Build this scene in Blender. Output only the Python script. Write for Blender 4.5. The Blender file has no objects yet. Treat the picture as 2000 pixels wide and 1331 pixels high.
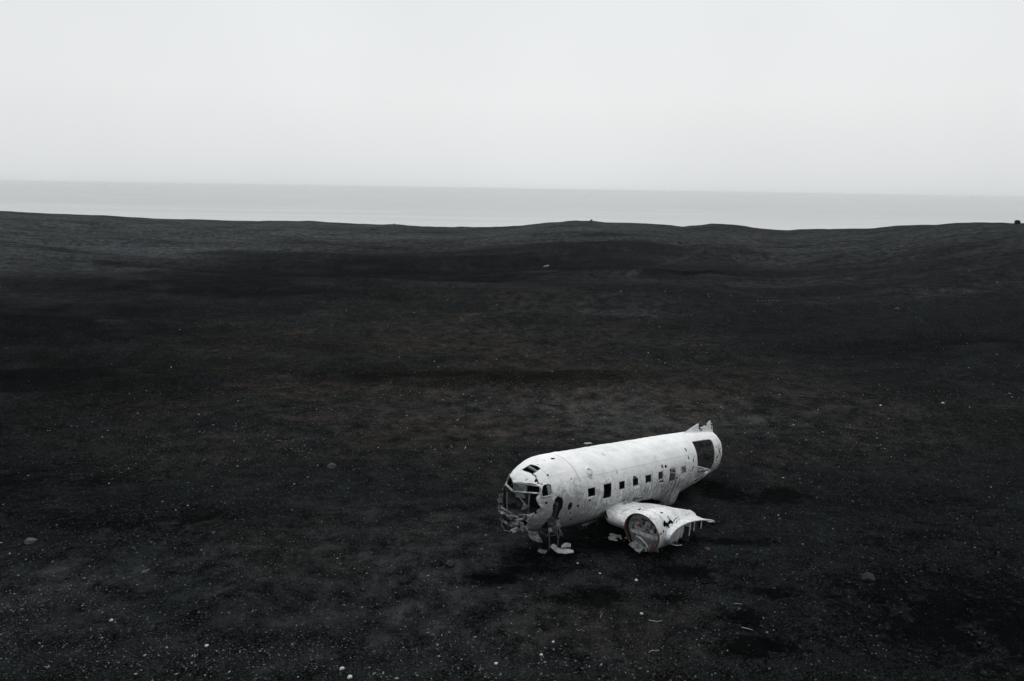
import bpy, math, random
import numpy as np
from mathutils import Vector, Matrix

C = bpy.context.scene
R = math.radians
# ---------------------------------------------------------------- camera
CAMZ = 11.6
PITCH, ROLL, LENS = 0.192962, 0.0159987, 1522/2000*36
fw = Vector((0, math.cos(PITCH), -math.sin(PITCH)))
up0 = Vector((0, math.sin(PITCH), math.cos(PITCH)))
rt = Vector((1, 0, 0))*math.cos(ROLL) + up0*math.sin(ROLL)
up = up0*math.cos(ROLL) - Vector((1, 0, 0))*math.sin(ROLL)
cd = bpy.data.cameras.new("camera")
cam = bpy.data.objects.new("camera", cd)
C.collection.objects.link(cam)
m3 = Matrix((rt, up, -fw)).transposed()
cam.matrix_world = Matrix.Translation((0, 0, CAMZ)) @ m3.to_4x4()
cd.lens = LENS
cd.sensor_width = 36
cd.clip_start = .1
cd.clip_end = 40000
C.camera = cam
# ---------------------------------------------------------------- light
SUN_EL, SUN_AZ = R(60), R(12)          # azimuth from +Y clockwise
w = bpy.data.worlds.new("World")
C.world = w
w.use_nodes = True
nt = w.node_tree
nt.nodes.clear()
wo = nt.nodes.new("ShaderNodeOutputWorld")
bg = nt.nodes.new("ShaderNodeBackground")
bg.inputs[1].default_value = .1
sky = nt.nodes.new("ShaderNodeTexSky")
sky.sky_type = 'NISHITA'
sky.sun_disc = False
sky.sun_elevation = SUN_EL
sky.sun_rotation = SUN_AZ
sky.dust_density = 6
sky.air_density = 1
tc = nt.nodes.new("ShaderNodeTexCoord")
sep = nt.nodes.new("ShaderNodeSeparateXYZ")
nt.links.new(tc.outputs["Generated"], sep.inputs[0])
rmp = nt.nodes.new("ShaderNodeValToRGB")           # overcast: brighter overhead than low down
rmp.color_ramp.elements[0].position = 0.0
rmp.color_ramp.elements[0].color = (.70, .725, .734, 1)
e = rmp.color_ramp.elements.new(.010); e.color = (.745, .768, .776, 1)
e = rmp.color_ramp.elements.new(.032); e.color = (.775, .795, .803, 1)
e = rmp.color_ramp.elements.new(.11); e.color = (.835, .853, .858, 1)
e = rmp.color_ramp.elements.new(.25); e.color = (.80, .82, .825, 1)
e = rmp.color_ramp.elements.new(.42); e.color = (.95, .965, .975, 1)
rmp.color_ramp.elements[-1].position = 1.0
rmp.color_ramp.elements[-1].color = (1.95, 1.965, 1.98, 1)
nt.links.new(sep.outputs[2], rmp.inputs[0])
cn = nt.nodes.new("ShaderNodeTexNoise")
cn.inputs["Scale"].default_value = 1.6
cn.inputs["Detail"].default_value = 3
nt.links.new(tc.outputs["Generated"], cn.inputs["Vector"])
mr = nt.nodes.new("ShaderNodeMapRange")
mr.inputs[1].default_value = .3; mr.inputs[2].default_value = .7
mr.inputs[3].default_value = 9.3; mr.inputs[4].default_value = 10.7
nt.links.new(cn.outputs["Fac"], mr.inputs[0])
dk = nt.nodes.new("ShaderNodeMapRange")              # sky dimmed behind the camera, unseen, to darken sides facing it
dk.inputs[1].default_value = -.5; dk.inputs[2].default_value = .5
dk.inputs[3].default_value = .46; dk.inputs[4].default_value = 1.0
nt.links.new(sep.outputs[1], dk.inputs[0])
ml = nt.nodes.new("ShaderNodeMath"); ml.operation = 'MULTIPLY'
nt.links.new(mr.outputs[0], ml.inputs[0]); nt.links.new(dk.outputs[0], ml.inputs[1])
vm = nt.nodes.new("ShaderNodeVectorMath"); vm.operation = 'SCALE'
nt.links.new(rmp.outputs[0], vm.inputs[0]); nt.links.new(ml.outputs[0], vm.inputs["Scale"])
mx = nt.nodes.new("ShaderNodeMix"); mx.data_type = 'RGBA'
mx.inputs[0].default_value = .96
nt.links.new(sky.outputs[0], mx.inputs[6]); nt.links.new(vm.outputs[0], mx.inputs[7])
nt.links.new(mx.outputs[2], bg.inputs[0]); nt.links.new(bg.outputs[0], wo.inputs[0])
sd = bpy.data.lights.new("sun", 'SUN')
sun = bpy.data.objects.new("sun", sd)
C.collection.objects.link(sun)
sd.energy = .8
sd.angle = R(25)
sd.color = (1, .97, .93)
sdir = Vector((math.sin(SUN_AZ)*math.cos(SUN_EL), math.cos(SUN_AZ)*math.cos(SUN_EL), math.sin(SUN_EL)))
sun.rotation_euler = sdir.to_track_quat('Z', 'Y').to_euler()
vs = C.view_settings
C.display_settings.display_device = 'sRGB'
vs.view_transform = 'Standard'; vs.look = 'None'; vs.exposure = 0; vs.gamma = 1; vs.use_curve_mapping = False
C.cycles.volume_bounces = 1
C.cycles.max_bounces = 8
C.cycles.use_denoising = True

# ---------------------------------------------------------------- helpers
def tag(o, label=None, cat=None, group=None, kind=None):
    for k, v in (("label", label), ("category", cat), ("group", group), ("kind", kind)):
        if v:
            o[k] = v
    return o

def mesh(name, verts, faces, mats, parent=None, smooth=True, midx=None):
    me = bpy.data.meshes.new(name)
    verts = np.asarray(verts, dtype=np.float32)
    faces = np.asarray(faces) if not isinstance(faces, list) else faces
    if isinstance(faces, np.ndarray):
        n, k = faces.shape
        me.vertices.add(len(verts)); me.vertices.foreach_set("co", verts.ravel())
        me.loops.add(n*k); me.loops.foreach_set("vertex_index", faces.astype(np.int32).ravel())
        me.polygons.add(n)
        me.polygons.foreach_set("loop_start", np.arange(0, n*k, k, dtype=np.int32))
        me.update(calc_edges=True)
    else:
        me.from_pydata([tuple(map(float, v)) for v in verts], [], faces)
        n = len(faces)
    if smooth:
        me.polygons.foreach_set("use_smooth", np.ones(n, dtype=bool))
    for m in (mats if isinstance(mats, (list, tuple)) else [mats]):
        me.materials.append(m)
    if midx is not None:
        me.polygons.foreach_set("material_index", np.asarray(midx, dtype=np.int32))
    me.validate()
    me.update()
    o = bpy.data.objects.new(name, me)
    C.collection.objects.link(o)
    if parent:
        o.parent = parent
    return o

def attr(o, name, vals):
    a = o.data.attributes.new(name, 'FLOAT', 'POINT')
    a.data.foreach_set("value", np.asarray(vals, dtype=np.float32))

class G:
    """small node graph helper"""
    def __init__(s, name):
        s.m = bpy.data.materials.new(name); s.m.use_nodes = True
        s.t = s.m.node_tree; s.t.nodes.clear()
        s.out = s.t.nodes.new("ShaderNodeOutputMaterial")
        s.b = s.t.nodes.new("ShaderNodeBsdfPrincipled")
        s.t.links.new(s.b.outputs[0], s.out.inputs[0])
        s.tc = s.t.nodes.new("ShaderNodeTexCoord")
    def put(s, sock, v):
        if hasattr(v, "is_linked") or isinstance(v, bpy.types.NodeSocket):
            s.t.links.new(v, sock)
        else:
            try:
                sock.default_value = v
            except Exception:
                sock.default_value = (v[0], v[1], v[2], 1) if not isinstance(v, (int, float)) else (v, v, v)
    def obj(s): return s.tc.outputs["Object"]
    def map(s, v, sc):
        n = s.t.nodes.new("ShaderNodeMapping"); s.put(n.inputs[0], v); n.inputs["Scale"].default_value = sc
        return n.outputs[0]
    def noise(s, v, scale, det=4, rough=.6, dist=0.):
        n = s.t.nodes.new("ShaderNodeTexNoise"); s.put(n.inputs["Vector"], v)
        n.inputs["Scale"].default_value = scale; n.inputs["Detail"].default_value = det
        n.inputs["Roughness"].default_value = rough; n.inputs["Distortion"].default_value = dist
        return n.outputs["Fac"]
    def vor(s, v, scale, out="Distance"):
        n = s.t.nodes.new("ShaderNodeTexVoronoi"); s.put(n.inputs["Vector"], v); n.inputs["Scale"].default_value = scale
        return n.outputs[out]
    def rng(s, v, a, b, c=0., d=1.):
        n = s.t.nodes.new("ShaderNodeMapRange"); s.put(n.inputs[0], v)
        for i, x in enumerate((a, b, c, d)): s.put(n.inputs[1+i], x)
        return n.outputs[0]
    def op(s, o, a, b=0., c=0.):
        n = s.t.nodes.new("ShaderNodeMath"); n.operation = o
        s.put(n.inputs[0], a); s.put(n.inputs[1], b); s.put(n.inputs[2], c)
        return n.outputs[0]
    def mul(s, a, b): return s.op('MULTIPLY', a, b)
    def add(s, a, b): return s.op('ADD', a, b)
    def mix(s, f, a, b):
        n = s.t.nodes.new("ShaderNodeMix"); n.data_type = 'RGBA'; s.put(n.inputs[0], f)
        for i, x in ((6, a), (7, b)):
            if isinstance(x, (tuple, list)): n.inputs[i].default_value = (*x[:3], 1)
            else: s.put(n.inputs[i], x)
        return n.outputs[2]
    def att(s, name):
        n = s.t.nodes.new("ShaderNodeAttribute"); n.attribute_name = name
        return n.outputs["Fac"]
    def xyz(s, v):
        n = s.t.nodes.new("ShaderNodeSeparateXYZ"); s.put(n.inputs[0], v); return n.outputs
    def bump(s, h, strength, dist):
        n = s.t.nodes.new("ShaderNodeBump"); s.put(n.inputs["Height"], h)
        n.inputs["Strength"].default_value = strength; n.inputs["Distance"].default_value = dist
        s.put(s.b.inputs["Normal"], n.outputs[0])
    def fin(s, col, rough=.6, metal=0., spec=.5):
        if isinstance(col, (tuple, list)): s.b.inputs["Base Color"].default_value = (*col[:3], 1)
        else: s.put(s.b.inputs["Base Color"], col)
        s.put(s.b.inputs["Roughness"], rough); s.put(s.b.inputs["Metallic"], metal)
        s.b.inputs["Specular IOR Level"].default_value = spec
        return s.m

# ---------------------------------------------------------------- materials
def paint_material(name="weathered_white_paint", grime_shade=1.):
    g = G(name); v = g.obj(); x, y, z = g.xyz(v)
    big = g.noise(v, 1.1, 5, .65)
    col = g.mix(g.rng(big, .35, .7), (.79, .81, .82), (.60, .62, .63))
    # water streaks running down the sides; the height mask also paints in underside shade
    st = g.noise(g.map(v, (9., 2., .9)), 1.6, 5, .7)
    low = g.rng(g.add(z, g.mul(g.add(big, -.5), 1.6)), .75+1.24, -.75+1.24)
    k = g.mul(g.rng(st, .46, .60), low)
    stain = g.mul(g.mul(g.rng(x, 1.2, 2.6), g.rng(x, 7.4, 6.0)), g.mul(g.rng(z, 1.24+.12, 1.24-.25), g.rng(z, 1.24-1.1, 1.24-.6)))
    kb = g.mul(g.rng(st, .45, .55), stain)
    col = g.mix(g.mul(k, .9*grime_shade), col, (.13, .138, .14))
    col = g.mix(g.mul(kb, .85*grime_shade), col, (.07, .075, .076))
    # mildew specks and scuffs, thicker below as part of the painted shade
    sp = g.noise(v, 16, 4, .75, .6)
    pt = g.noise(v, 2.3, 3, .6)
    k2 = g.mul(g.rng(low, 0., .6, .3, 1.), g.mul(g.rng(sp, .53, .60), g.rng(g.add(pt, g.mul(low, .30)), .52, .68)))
    col = g.mix(g.mul(k2, .95*(.35+.65*grime_shade)), col, (.09, .095, .095))
    # bare grey metal on worn patches, spread further below as painted shade
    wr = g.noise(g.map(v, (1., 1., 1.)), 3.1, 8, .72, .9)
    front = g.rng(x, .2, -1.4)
    k3 = g.rng(g.add(wr, g.add(g.mul(low, .16*grime_shade), g.mul(g.mul(front, low), .42*grime_shade))), .60, .68)
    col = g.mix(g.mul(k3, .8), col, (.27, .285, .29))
    k3b = g.rng(g.noise(v, 7.5, 5, .7, .5), .54, .60)  # dark mottling on the lower sides: grime and painted shade together
    col = g.mix(g.mul(g.mul(k3b, low), .6*grime_shade), col, (.13, .14, .14))
    # panel seams
    def line(c, pos, wd): return g.op('LESS_THAN', g.op('ABSOLUTE', g.add(c, -pos)), wd)
    body = g.mul(g.op('GREATER_THAN', x, -.9), g.op('LESS_THAN', x, 7.6))
    sm = g.mul(line(z, .69+1.24, .007), body)
    fr = g.op('LESS_THAN', g.op('ABSOLUTE', g.add(g.op('FRACT', g.mul(x, 1/1.86)), -.72)), .0035)
    sm = g.op('MAXIMUM', sm, g.mul(fr, .5))
    sm = g.op('MAXIMUM', sm, g.mul(line(z, .27+1.24, .006), g.op('LESS_THAN', x, 1.2)))
    sm = g.op('MAXIMUM', sm, g.mul(line(x, -1.84, .012), g.op('LESS_THAN', z, 1.0+1.24)))
    col = g.mix(g.mul(sm, .45), col, (.18, .19, .19))
    ring = g.mul(line(x, -.58, .016), g.op('LESS_THAN', y, 0.))
    red = g.mul(ring, g.rng(z, .55+1.24, .8+1.24))
    col = g.mix(g.mul(ring, .35), col, (.25, .26, .26))
    col = g.mix(g.mul(red, .75), col, (.42, .10, .07))
    h = g.add(g.mul(big, .6), g.mul(g.noise(v, 5, 3), .35))
    g.bump(h, .35, .03)
    return g.fin(col, g.rng(sp, .3, .7, .42, .7), 0., .35)

def plain(name, c0, c1, scale=6., rough=.6, metal=0., bump=.3, spec=.4):
    g = G(name); v = g.obj()
    n = g.noise(v, scale, 6, .7, .4)
    g.bump(n, bump, .02)
    return g.fin(g.mix(g.rng(n, .38, .64), c0, c1), rough, metal, spec)

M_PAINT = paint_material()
M_WING = paint_material("chalky_wing_paint", .32)
M_IN = plain("painted_interior_shade", (.012, .014, .0135), (.026, .029, .028), 4, .8)  # near-black colour stands in for shade inside the grey-green hull
M_METAL = plain("dull_bare_aluminium", (.30, .32, .33), (.09, .10, .105), 7, .5, .35)
M_GREY = plain("grey_green_primer", (.25, .265, .265), (.085, .095, .095), 5, .7)
M_FIRE = plain("worn_firewall_alloy", (.62, .635, .635), (.24, .25, .25), 5, .6)
M_PALE = plain("chalky_white_scrap", (.72, .74, .75), (.32, .34, .35), 9, .6)
M_DARK = plain("dark_metal", (.05, .055, .056), (.018, .02, .021), 8, .7, .1)  # dark tone for metal parts, mostly inside the openings
M_RUST = plain("orange_rust", (.17, .062, .024), (.055, .024, .013), 12, .85)
M_REDP = plain("faded_red_paint", (.22, .05, .035), (.09, .03, .025), 20, .7)
M_WOOD = plain("bleached_driftwood", (.36, .355, .33), (.2, .195, .18), 30, .8)
g = G("dirty_window_pane")
n_ = g.noise(g.obj(), 9, 5, .7)
M_GLASS = g.fin(g.mix(g.rng(n_, .4, .65), (.20, .22, .225), (.055, .062, .065)), .35, 0, .5)

# ---------------------------------------------------------------- the ground
def sstep(a, b, x):
    t = np.clip((x-a)/(b-a), 0, 1); return t*t*(3-2*t)
CREST = [[-0.578, -0.5312, -0.4816, -0.4293, -0.3743, -0.3167, -0.2568, -0.2262, -0.1951, -0.1509, -0.0803, -0.0348, -0.0023, 0.0302, 0.0626, 0.0948, 0.1588, 0.1967, 0.2123, 0.2461, 0.2765, 0.3124, 0.3359, 0.3924, 0.4252, 0.4516, 0.4774, 0.5123, 0.5694],
 [270.0, 268.0, 265.0, 262.0, 258.0, 250.0, 242.0, 238.0, 234.0, 228.0, 222.0, 216.0, 212.0, 208.0, 206.0, 205.0, 206.0, 208.0, 209.0, 205.0, 208.0, 214.0, 216.0, 208.0, 203.0, 196.0, 190.0, 182.0, 170.0],
 [2.8, 2.11, 1.59, 0.93, 0.47, 0.53, 0.93, 0.7, 0.49, 0.56, 0.44, 1.01, 1.44, 2.28, 2.76, 2.99, 3.17, 2.74, 2.39, 3.26, 2.92, 2.24, 2.05, 3.17, 3.6, 4.51, 5.12, 6.03, 6.84]]
def wob(x, y, seed, n=10, lx=60., ly=16.):
    rg = np.random.RandomState(seed); o = 0
    for k in range(n):
        sc = 1.7**(rg.rand()*2-.5); an = rg.randn()*.5
        kx = 2*np.pi/lx*sc*rg.randn(); ky = 2*np.pi/ly*sc*(.6+.6*rg.rand())
        o = o+np.sin(kx*x+ky*y+rg.rand()*6.28+1.5*np.sin(x*sc*2*np.pi/(lx*2.2)+rg.rand()*6))/sc
    return o/n**.5
BUMPS = [(19.7, 200.3, 6.5, .45), (14, 203, 9, .4), (52, 197, 6, .5), (57, 198, 4, .3), (-33, 224, 6, .3), (75, 172, 9, .4), (40, 200, 5, .3), (84, 150, 6, .3),
 (4.1, 23.75, .5, .10), (4.7, 24.0, .6, .10), (5.2, 24.8, .8, .08), (4.2, 28.0, .9, .16), (5.4, 29.4, .9, .16), (2.9, 26.4, .9, .10), (7.2, 31.4, .8, .14), (8.2, 32.4, .8, .12)]
def height(x, y):
    r = np.hypot(x, y); th = np.arctan2(x, y)
    near = -1.1*sstep(23, 35, y)+.06*wob(x, y, 3, 8, 9, 7)
    D = np.interp(th, CREST[0], CREST[1]); hc = np.interp(th, CREST[0], CREST[2])
    t = np.clip((r-38)/(D-38), 0, 1)
    u = sstep(0, 1, t)
    mid = (1-u)*near+u*hc
    und = .75*wob(x, y, 11, 12, 120, 34)+.28*wob(x, y, 5, 14, 45, 11)
    und = und*sstep(34, 75, r)*(1-.93*sstep(.55, 1., r/D))
    z = mid+und
    for cx, cy, rx, hh in BUMPS: mid = mid+hh*np.exp(-((x-cx)**2+(y-cy)**2)/rx**2)
    z = mid+und
    fall = sstep(1.0, 1.35, r/D)
    return z*(1-fall)+fall*(-9)
def H(x, y): return float(height(np.array([float(x)]), np.array([float(y)]))[0])

def vnoise(x, y, seed):                              # smooth lattice noise 0..1
    rg = np.random.RandomState(seed); T = rg.rand(256, 256)
    xi = np.floor(x).astype(int); yi = np.floor(y).astype(int); fx = x-xi; fy = y-yi
    fx = fx*fx*(3-2*fx); fy = fy*fy*(3-2*fy)
    a = T[xi % 256, yi % 256]; b = T[(xi+1) % 256, yi % 256]; c = T[xi % 256, (yi+1) % 256]; d = T[(xi+1) % 256, (yi+1) % 256]
    return a*(1-fx)*(1-fy)+b*fx*(1-fy)+c*(1-fx)*fy+d*fx*fy
def fbm(x, y, seed, oct=4):
    o = 0; am = .5
    for k in range(oct):
        o = o+am*vnoise(x*2**k, y*2**k, seed+k); am *= .5
    return o/(1-.5**oct)

def graded(lo, hi, c, fine, ext, grow):              # coordinates fine around c, coarser away from it
    out = [c]; p = c; d = fine
    while p < hi:
        if abs(p-c) > ext: d = fine+(abs(p-c)-ext)*grow
        p += d; out.append(p)
    p = c; d = fine; left = []
    while p > lo:
        if abs(p-c) > ext: d = fine+(abs(p-c)-ext)*grow
        p -= d; left.append(p)
    return np.array(left[::-1]+out)
gx = graded(-520, 520, 2, .14, 16, .016)
gy = graded(-420, 430, 24, .14, 11, .011)
GX, GY = np.meshgrid(gx, gy, indexing='ij')
GZ = height(GX, GY)
# small hummocks, scoured hollows and footprints near the wreck
nearw = 1-sstep(45, 80, np.hypot(GX, GY))
GZ += nearw*(.10*(fbm(GX*.9, GY*.9, 21, 5)-.5)+.06*(fbm(GX*2.7+9, GY*2.7, 31, 3)-.5))
far = sstep(60, 120, np.hypot(GX, GY))*(1-sstep(.9, 1., np.hypot(GX, GY)/np.interp(np.arctan2(GX, GY), CREST[0], CREST[1])))
GZ += (far*.5+sstep(.85, 1., np.hypot(GX, GY)/np.interp(np.arctan2(GX, GY), CREST[0], CREST[1]))*.22)*(fbm(GX/14, GY/7, 41, 4)-.5)
crst = sstep(.86, .97, np.hypot(GX, GY)/np.interp(np.arctan2(GX, GY), CREST[0], CREST[1]))
GZ += crst*.55*(fbm(GX/5, GY/5, 43, 4)-.5)
TRACK = [(62.6, 193.5), (45, 155), (35.1, 135.4), (24.2, 123.7), (17.3, 105.9), (12., 98.), (5.5, 87.1), (-.1, 81.), (-5., 74.4)]
def seg_dist(x, y, pts):
    best = np.full(x.shape, 1e9)
    for (ax, ay), (bx, by) in zip(pts[:-1], pts[1:]):
        vx, vy = bx-ax, by-ay; L = vx*vx+vy*vy
        t = np.clip(((x-ax)*vx+(y-ay)*vy)/L, 0, 1)
        best = np.minimum(best, np.hypot(x-ax-t*vx, y-ay-t*vy))
    return best
td = seg_dist(GX, GY, TRACK)
trk = np.exp(-(td/(.35+GY/260))**2)*(.35+.65*sstep(.3, .6, fbm(GX/5, GY/5, 55, 3)))
ni, nj = GX.shape
idx = np.arange(ni*nj).reshape(ni, nj)
gf = np.stack([idx[:-1, :-1], idx[1:, :-1], idx[1:, 1:], idx[:-1, 1:]], -1).reshape(-1, 4)
def blobs(x, y, L):
    o = np.zeros(x.shape)
    for cx, cy, rx, ry, am in L:
        o = np.maximum(o, am*np.exp(-((x-cx)/rx)**2-((y-cy)/ry)**2))
    return o
BROWN = [(0, 46, 25, 12, 1), (-5, 64, 24, 18, .8), (-11, 38, 12, 6, .6), (9, 39, 7, 4.5, .9), (7, 58, 12, 12, .6), (-3, 88, 18, 12, .5), (-6, 24, 9, 5, .3), (2.5, 19.5, 4, 2.2, .45)]
WET_SHADE = [(-30, 114, 75, 22, .62), (-45, 70, 36, 16, .66), (-40, 90, 42, 16, .6), (-2, 51, 15, 3.2, .75), (34, 62, 16, 8, .55), (21, 72, 14, 6, .45), (-15, 62, 12, 4, .5),
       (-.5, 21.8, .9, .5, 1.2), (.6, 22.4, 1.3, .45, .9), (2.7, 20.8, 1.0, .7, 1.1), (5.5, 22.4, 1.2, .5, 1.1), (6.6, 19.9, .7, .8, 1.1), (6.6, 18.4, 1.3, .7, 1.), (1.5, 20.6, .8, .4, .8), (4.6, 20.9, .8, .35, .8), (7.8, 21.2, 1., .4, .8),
       (9.2, 31.2, 1.1, 1.7, 1.2), (10.0, 29.9, .9, .6, .9), (6.8, 26.6, 1.2, .5, .8), (7.6, 24.6, 1.3, .4, .8), (3.5, 24.2, 2.6, 1.0, .8), (1.0, 23.3, 1.5, 1.0, .8), (11.2, 30.6, 1.6, 1.6, .9), (-32, 50, 22, 12, .7), (-22, 31, 9, 5, .6), (36, 45, 15, 9, .6), (13.5, 20, 6, 4, .8), (-14, 26, 8, 3, .6), (16, 30, 6, 4, .5), (12, 19, 5, 2.5, .6), (-17, 26, 6, 3, .5), (15, 25, 4, 5, .45), (-30, 38, 12, 8, .5), (26, 107, 14, 5, .7), (-20, 28, 9, 4, .5)]  # patches beside the tail paint its shade onto disturbed sand
DRY_HAZE = [(13.3, 80, 7, 3.5, .35), (-12.5, 21, 5, 3, .25), (-4, 22, 9, 5, .22), (6.5, 43.5, 10, 4.5, .6), (21, 45, 7, 2, .25), (-33, 71, 22, 3, .3), (-38, 84, 20, 3, .3), (32, 100, 25, 5, .3), (50, 84, 18, 4, .25)]
brown = blobs(GX, GY, BROWN)*(.4+.6*sstep(.25, .6, fbm(GX/5+3, GY/4, 51, 5)))
wet_shade = blobs(GX, GY, WET_SHADE)*sstep(.15, .45, fbm(GX/np.where(GY > 40, 6, .8), GY/np.where(GY > 40, 4, .6), 61, 5))  # wet sand, together with the shade painted beside the tail
dry_haze = blobs(GX, GY, DRY_HAZE)*(.35+.65*sstep(.3, .65, fbm(GX/6, GY/3.5, 71, 5)))
# beyond a slack line the old beach has dried paler, most to the left; distance haze painted in
BTH = np.arctan2(GX, GY); BR = np.hypot(GX, GY)
bl = np.interp(BTH, [-.60, -.45, -.33, -.2, -.05, .1, .25, .6], [104, 112, 130, 146, 150, 138, 126, 120])+22*(fbm(GX/30, GY/30, 73, 3)-.5)
ba = np.interp(BTH, [-.6, -.3, -.05, .15, .3, .6], [1.25, 1.2, 1.05, .95, .75, .6])
dry_haze = np.maximum(dry_haze, sstep(-16, 40, BR-bl)*ba*(.55+.45*sstep(.3, .65, fbm(GX/16, GY/6, 75, 5))))

def ground_material():
    g = G("black_volcanic_sand"); v = g.obj()
    n1 = g.noise(g.map(v, (1, 1, 1)), .35, 6, .65)
    n2 = g.noise(v, 2.6, 7, .75)
    n3 = g.noise(v, 21, 4, .8)
    ng = g.noise(v, .9, 13, .84)                       # grain at every size, from drifts to single cinders
    nb = g.noise(v, .5, 9, .7, .5)
    brk = g.add(g.mul(g.add(nb, -.5), 1.5), g.mul(g.add(ng, -.5), 1.3))
    def ragged(a, lo, hi): return g.rng(g.add(g.att(a), g.mul(brk, g.rng(g.att(a), 0., .25))), lo, hi)
    br, wt, dr, tk = ragged("brown", .1, .9), g.rng(g.add(g.add(g.att("wet_shade"), g.mul(brk, g.rng(g.att("wet_shade"), 0., .25))), g.mul(g.mul(g.add(g.noise(v, 4.5, 9, .75), -.5), 2.6), g.rng(g.att("wet_shade"), 0., .25))), .34, .62), ragged("dry_haze", .0, 1.1), g.att("track")
    base = g.mix(g.rng(n1, .35, .68), (.0026, .0036, .0043), (.0062, .0078, .0088))
    base = g.mix(g.mul(g.rng(n2, .40, .68), .55), base, (.0105, .0125, .0136))
    base = g.mix(g.mul(dr, .75), base, (.072, .081, .086))
    base = g.mix(g.mul(br, g.rng(n2, .36, .6, .15, .75)), base, (.0400, .0318, .0250))
    fy = g.rng(g.xyz(v)[1], 55., 110.)
    dr_ = g.noise(g.map(v, (.16, 1., 1.)), .22, 9, .72, .3)
    base = g.mix(g.mul(g.mul(g.rng(dr_, .49, .58), fy), g.rng(wt, 0., 1., .5, .25)), base, (.026, .0295, .0315))
    base = g.mix(g.mul(g.mul(g.rng(dr_, .50, .42), fy), .75), base, (.006, .007, .0076))
    base = g.mix(g.mul(tk, .42), base, (.046, .043, .041))
    gn = g.t.nodes.new("ShaderNodeVectorMath"); gn.operation = 'SCALE'
    g.put(gn.inputs[0], base); g.put(gn.inputs["Scale"], g.rng(ng, .40, .60, .06, 1.62)); base = gn.outputs[0]
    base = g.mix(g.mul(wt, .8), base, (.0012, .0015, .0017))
    # grain: single lighter and darker sand and cinder grains
    base = g.mix(g.mul(g.rng(n3, .53, .62), g.rng(wt, 0., 1., .7, .1)), base, (.048, .052, .053))
    base = g.mix(g.mul(g.rng(n3, .46, .34), .8), base, (.0016, .0018, .0019))
    cell = g.vor(v, 8.0, "Distance"); cc = g.vor(v, 8.0, "Color")
    rx = g.xyz(cc)[0]
    pk = g.mul(g.op('LESS_THAN', cell, .22), g.op('GREATER_THAN', rx, .80))
    base = g.mix(g.mul(pk, g.rng(wt, 0., 1., .6, .1)), base, g.mix(g.xyz(cc)[1], (.05, .052, .052), (.17, .175, .175)))
    g.bump(g.add(g.add(g.mul(n2, .6), g.mul(n3, .28)), g.mul(ng, 1.2)), .9, .09)
    return g.fin(base, .95, 0., 0.)
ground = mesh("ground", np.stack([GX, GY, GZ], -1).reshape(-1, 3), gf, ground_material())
tag(ground, kind="structure")
for nm, a in (("brown", brown), ("wet_shade", wet_shade), ("dry_haze", dry_haze), ("track", trk)):
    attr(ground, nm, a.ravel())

# ---------------------------------------------------------------- the sea
def sea_material():
    g = G("grey_sea_water"); v = g.obj()
    x, y, z = g.xyz(v)
    sw = g.noise(g.map(v, (.30, 1., 1.)), .05, 6, .65)
    ln = g.noise(g.map(v, (.05, 1., 1.)), .045, 5, .6)
    rp = g.noise(g.map(v, (.5, 1., 1.)), .9, 3, .6)
    g.bump(g.add(g.mul(sw, 1.), g.mul(rp, .06)), .4, 1.8)
    col = g.mix(g.rng(sw, .4, .64), (.17, .192, .20), (.26, .283, .29))
    col = g.mix(g.mul(g.rng(ln, .48, .62), .6), col, (.10, .12, .125))
    col = g.mix(g.rng(g.op('ADD', y, g.mul(ln, 300.)), 800., 300.), col, (.36, .385, .39))      # paler water towards the shore
    return g.fin(col, .22, 0., .5)
sx = np.array([-24000, -2500, -900, -300, 0, 300, 900, 2500, 24000.]); sy = np.array([-700, 0., 150, 300, 500, 900, 2000, 4500, 24000.])
SX, SY = np.meshgrid(sx, sy, indexing='ij')
k = np.arange(81).reshape(9, 9)
sf = np.stack([k[:-1, :-1], k[1:, :-1], k[1:, 1:], k[:-1, 1:]], -1).reshape(-1, 4)
sea = mesh("sea", np.stack([SX, SY, np.full(SX.shape, -5.)], -1).reshape(-1, 3), sf, sea_material())
tag(sea, kind="structure")

# ---------------------------------------------------------------- haze
hm = bpy.data.materials.new("haze_air"); hm.use_nodes = True
ht = hm.node_tree; ht.nodes.clear()
ho = ht.nodes.new("ShaderNodeOutputMaterial"); hv = ht.nodes.new("ShaderNodeVolumePrincipled")
hv.inputs["Density"].default_value = 1/9500
hv.inputs["Color"].default_value = (.93, .95, .96, 1)
hv.inputs["Anisotropy"].default_value = .1
ht.links.new(hv.outputs[0], ho.inputs["Volume"])
X0, X1, Y0, Y1, Z0, Z1 = -24100, 24100, -800, 24100, -10.5, CAMZ+2
hz = mesh("haze", [(x, y, z) for x in (X0, X1) for y in (Y0, Y1) for z in (Z0, Z1)],
          [(0, 1, 3, 2), (4, 6, 7, 5), (0, 4, 5, 1), (2, 3, 7, 6), (0, 2, 6, 4), (1, 5, 7, 3)], hm, smooth=False)
tag(hz, kind="stuff")

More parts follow.
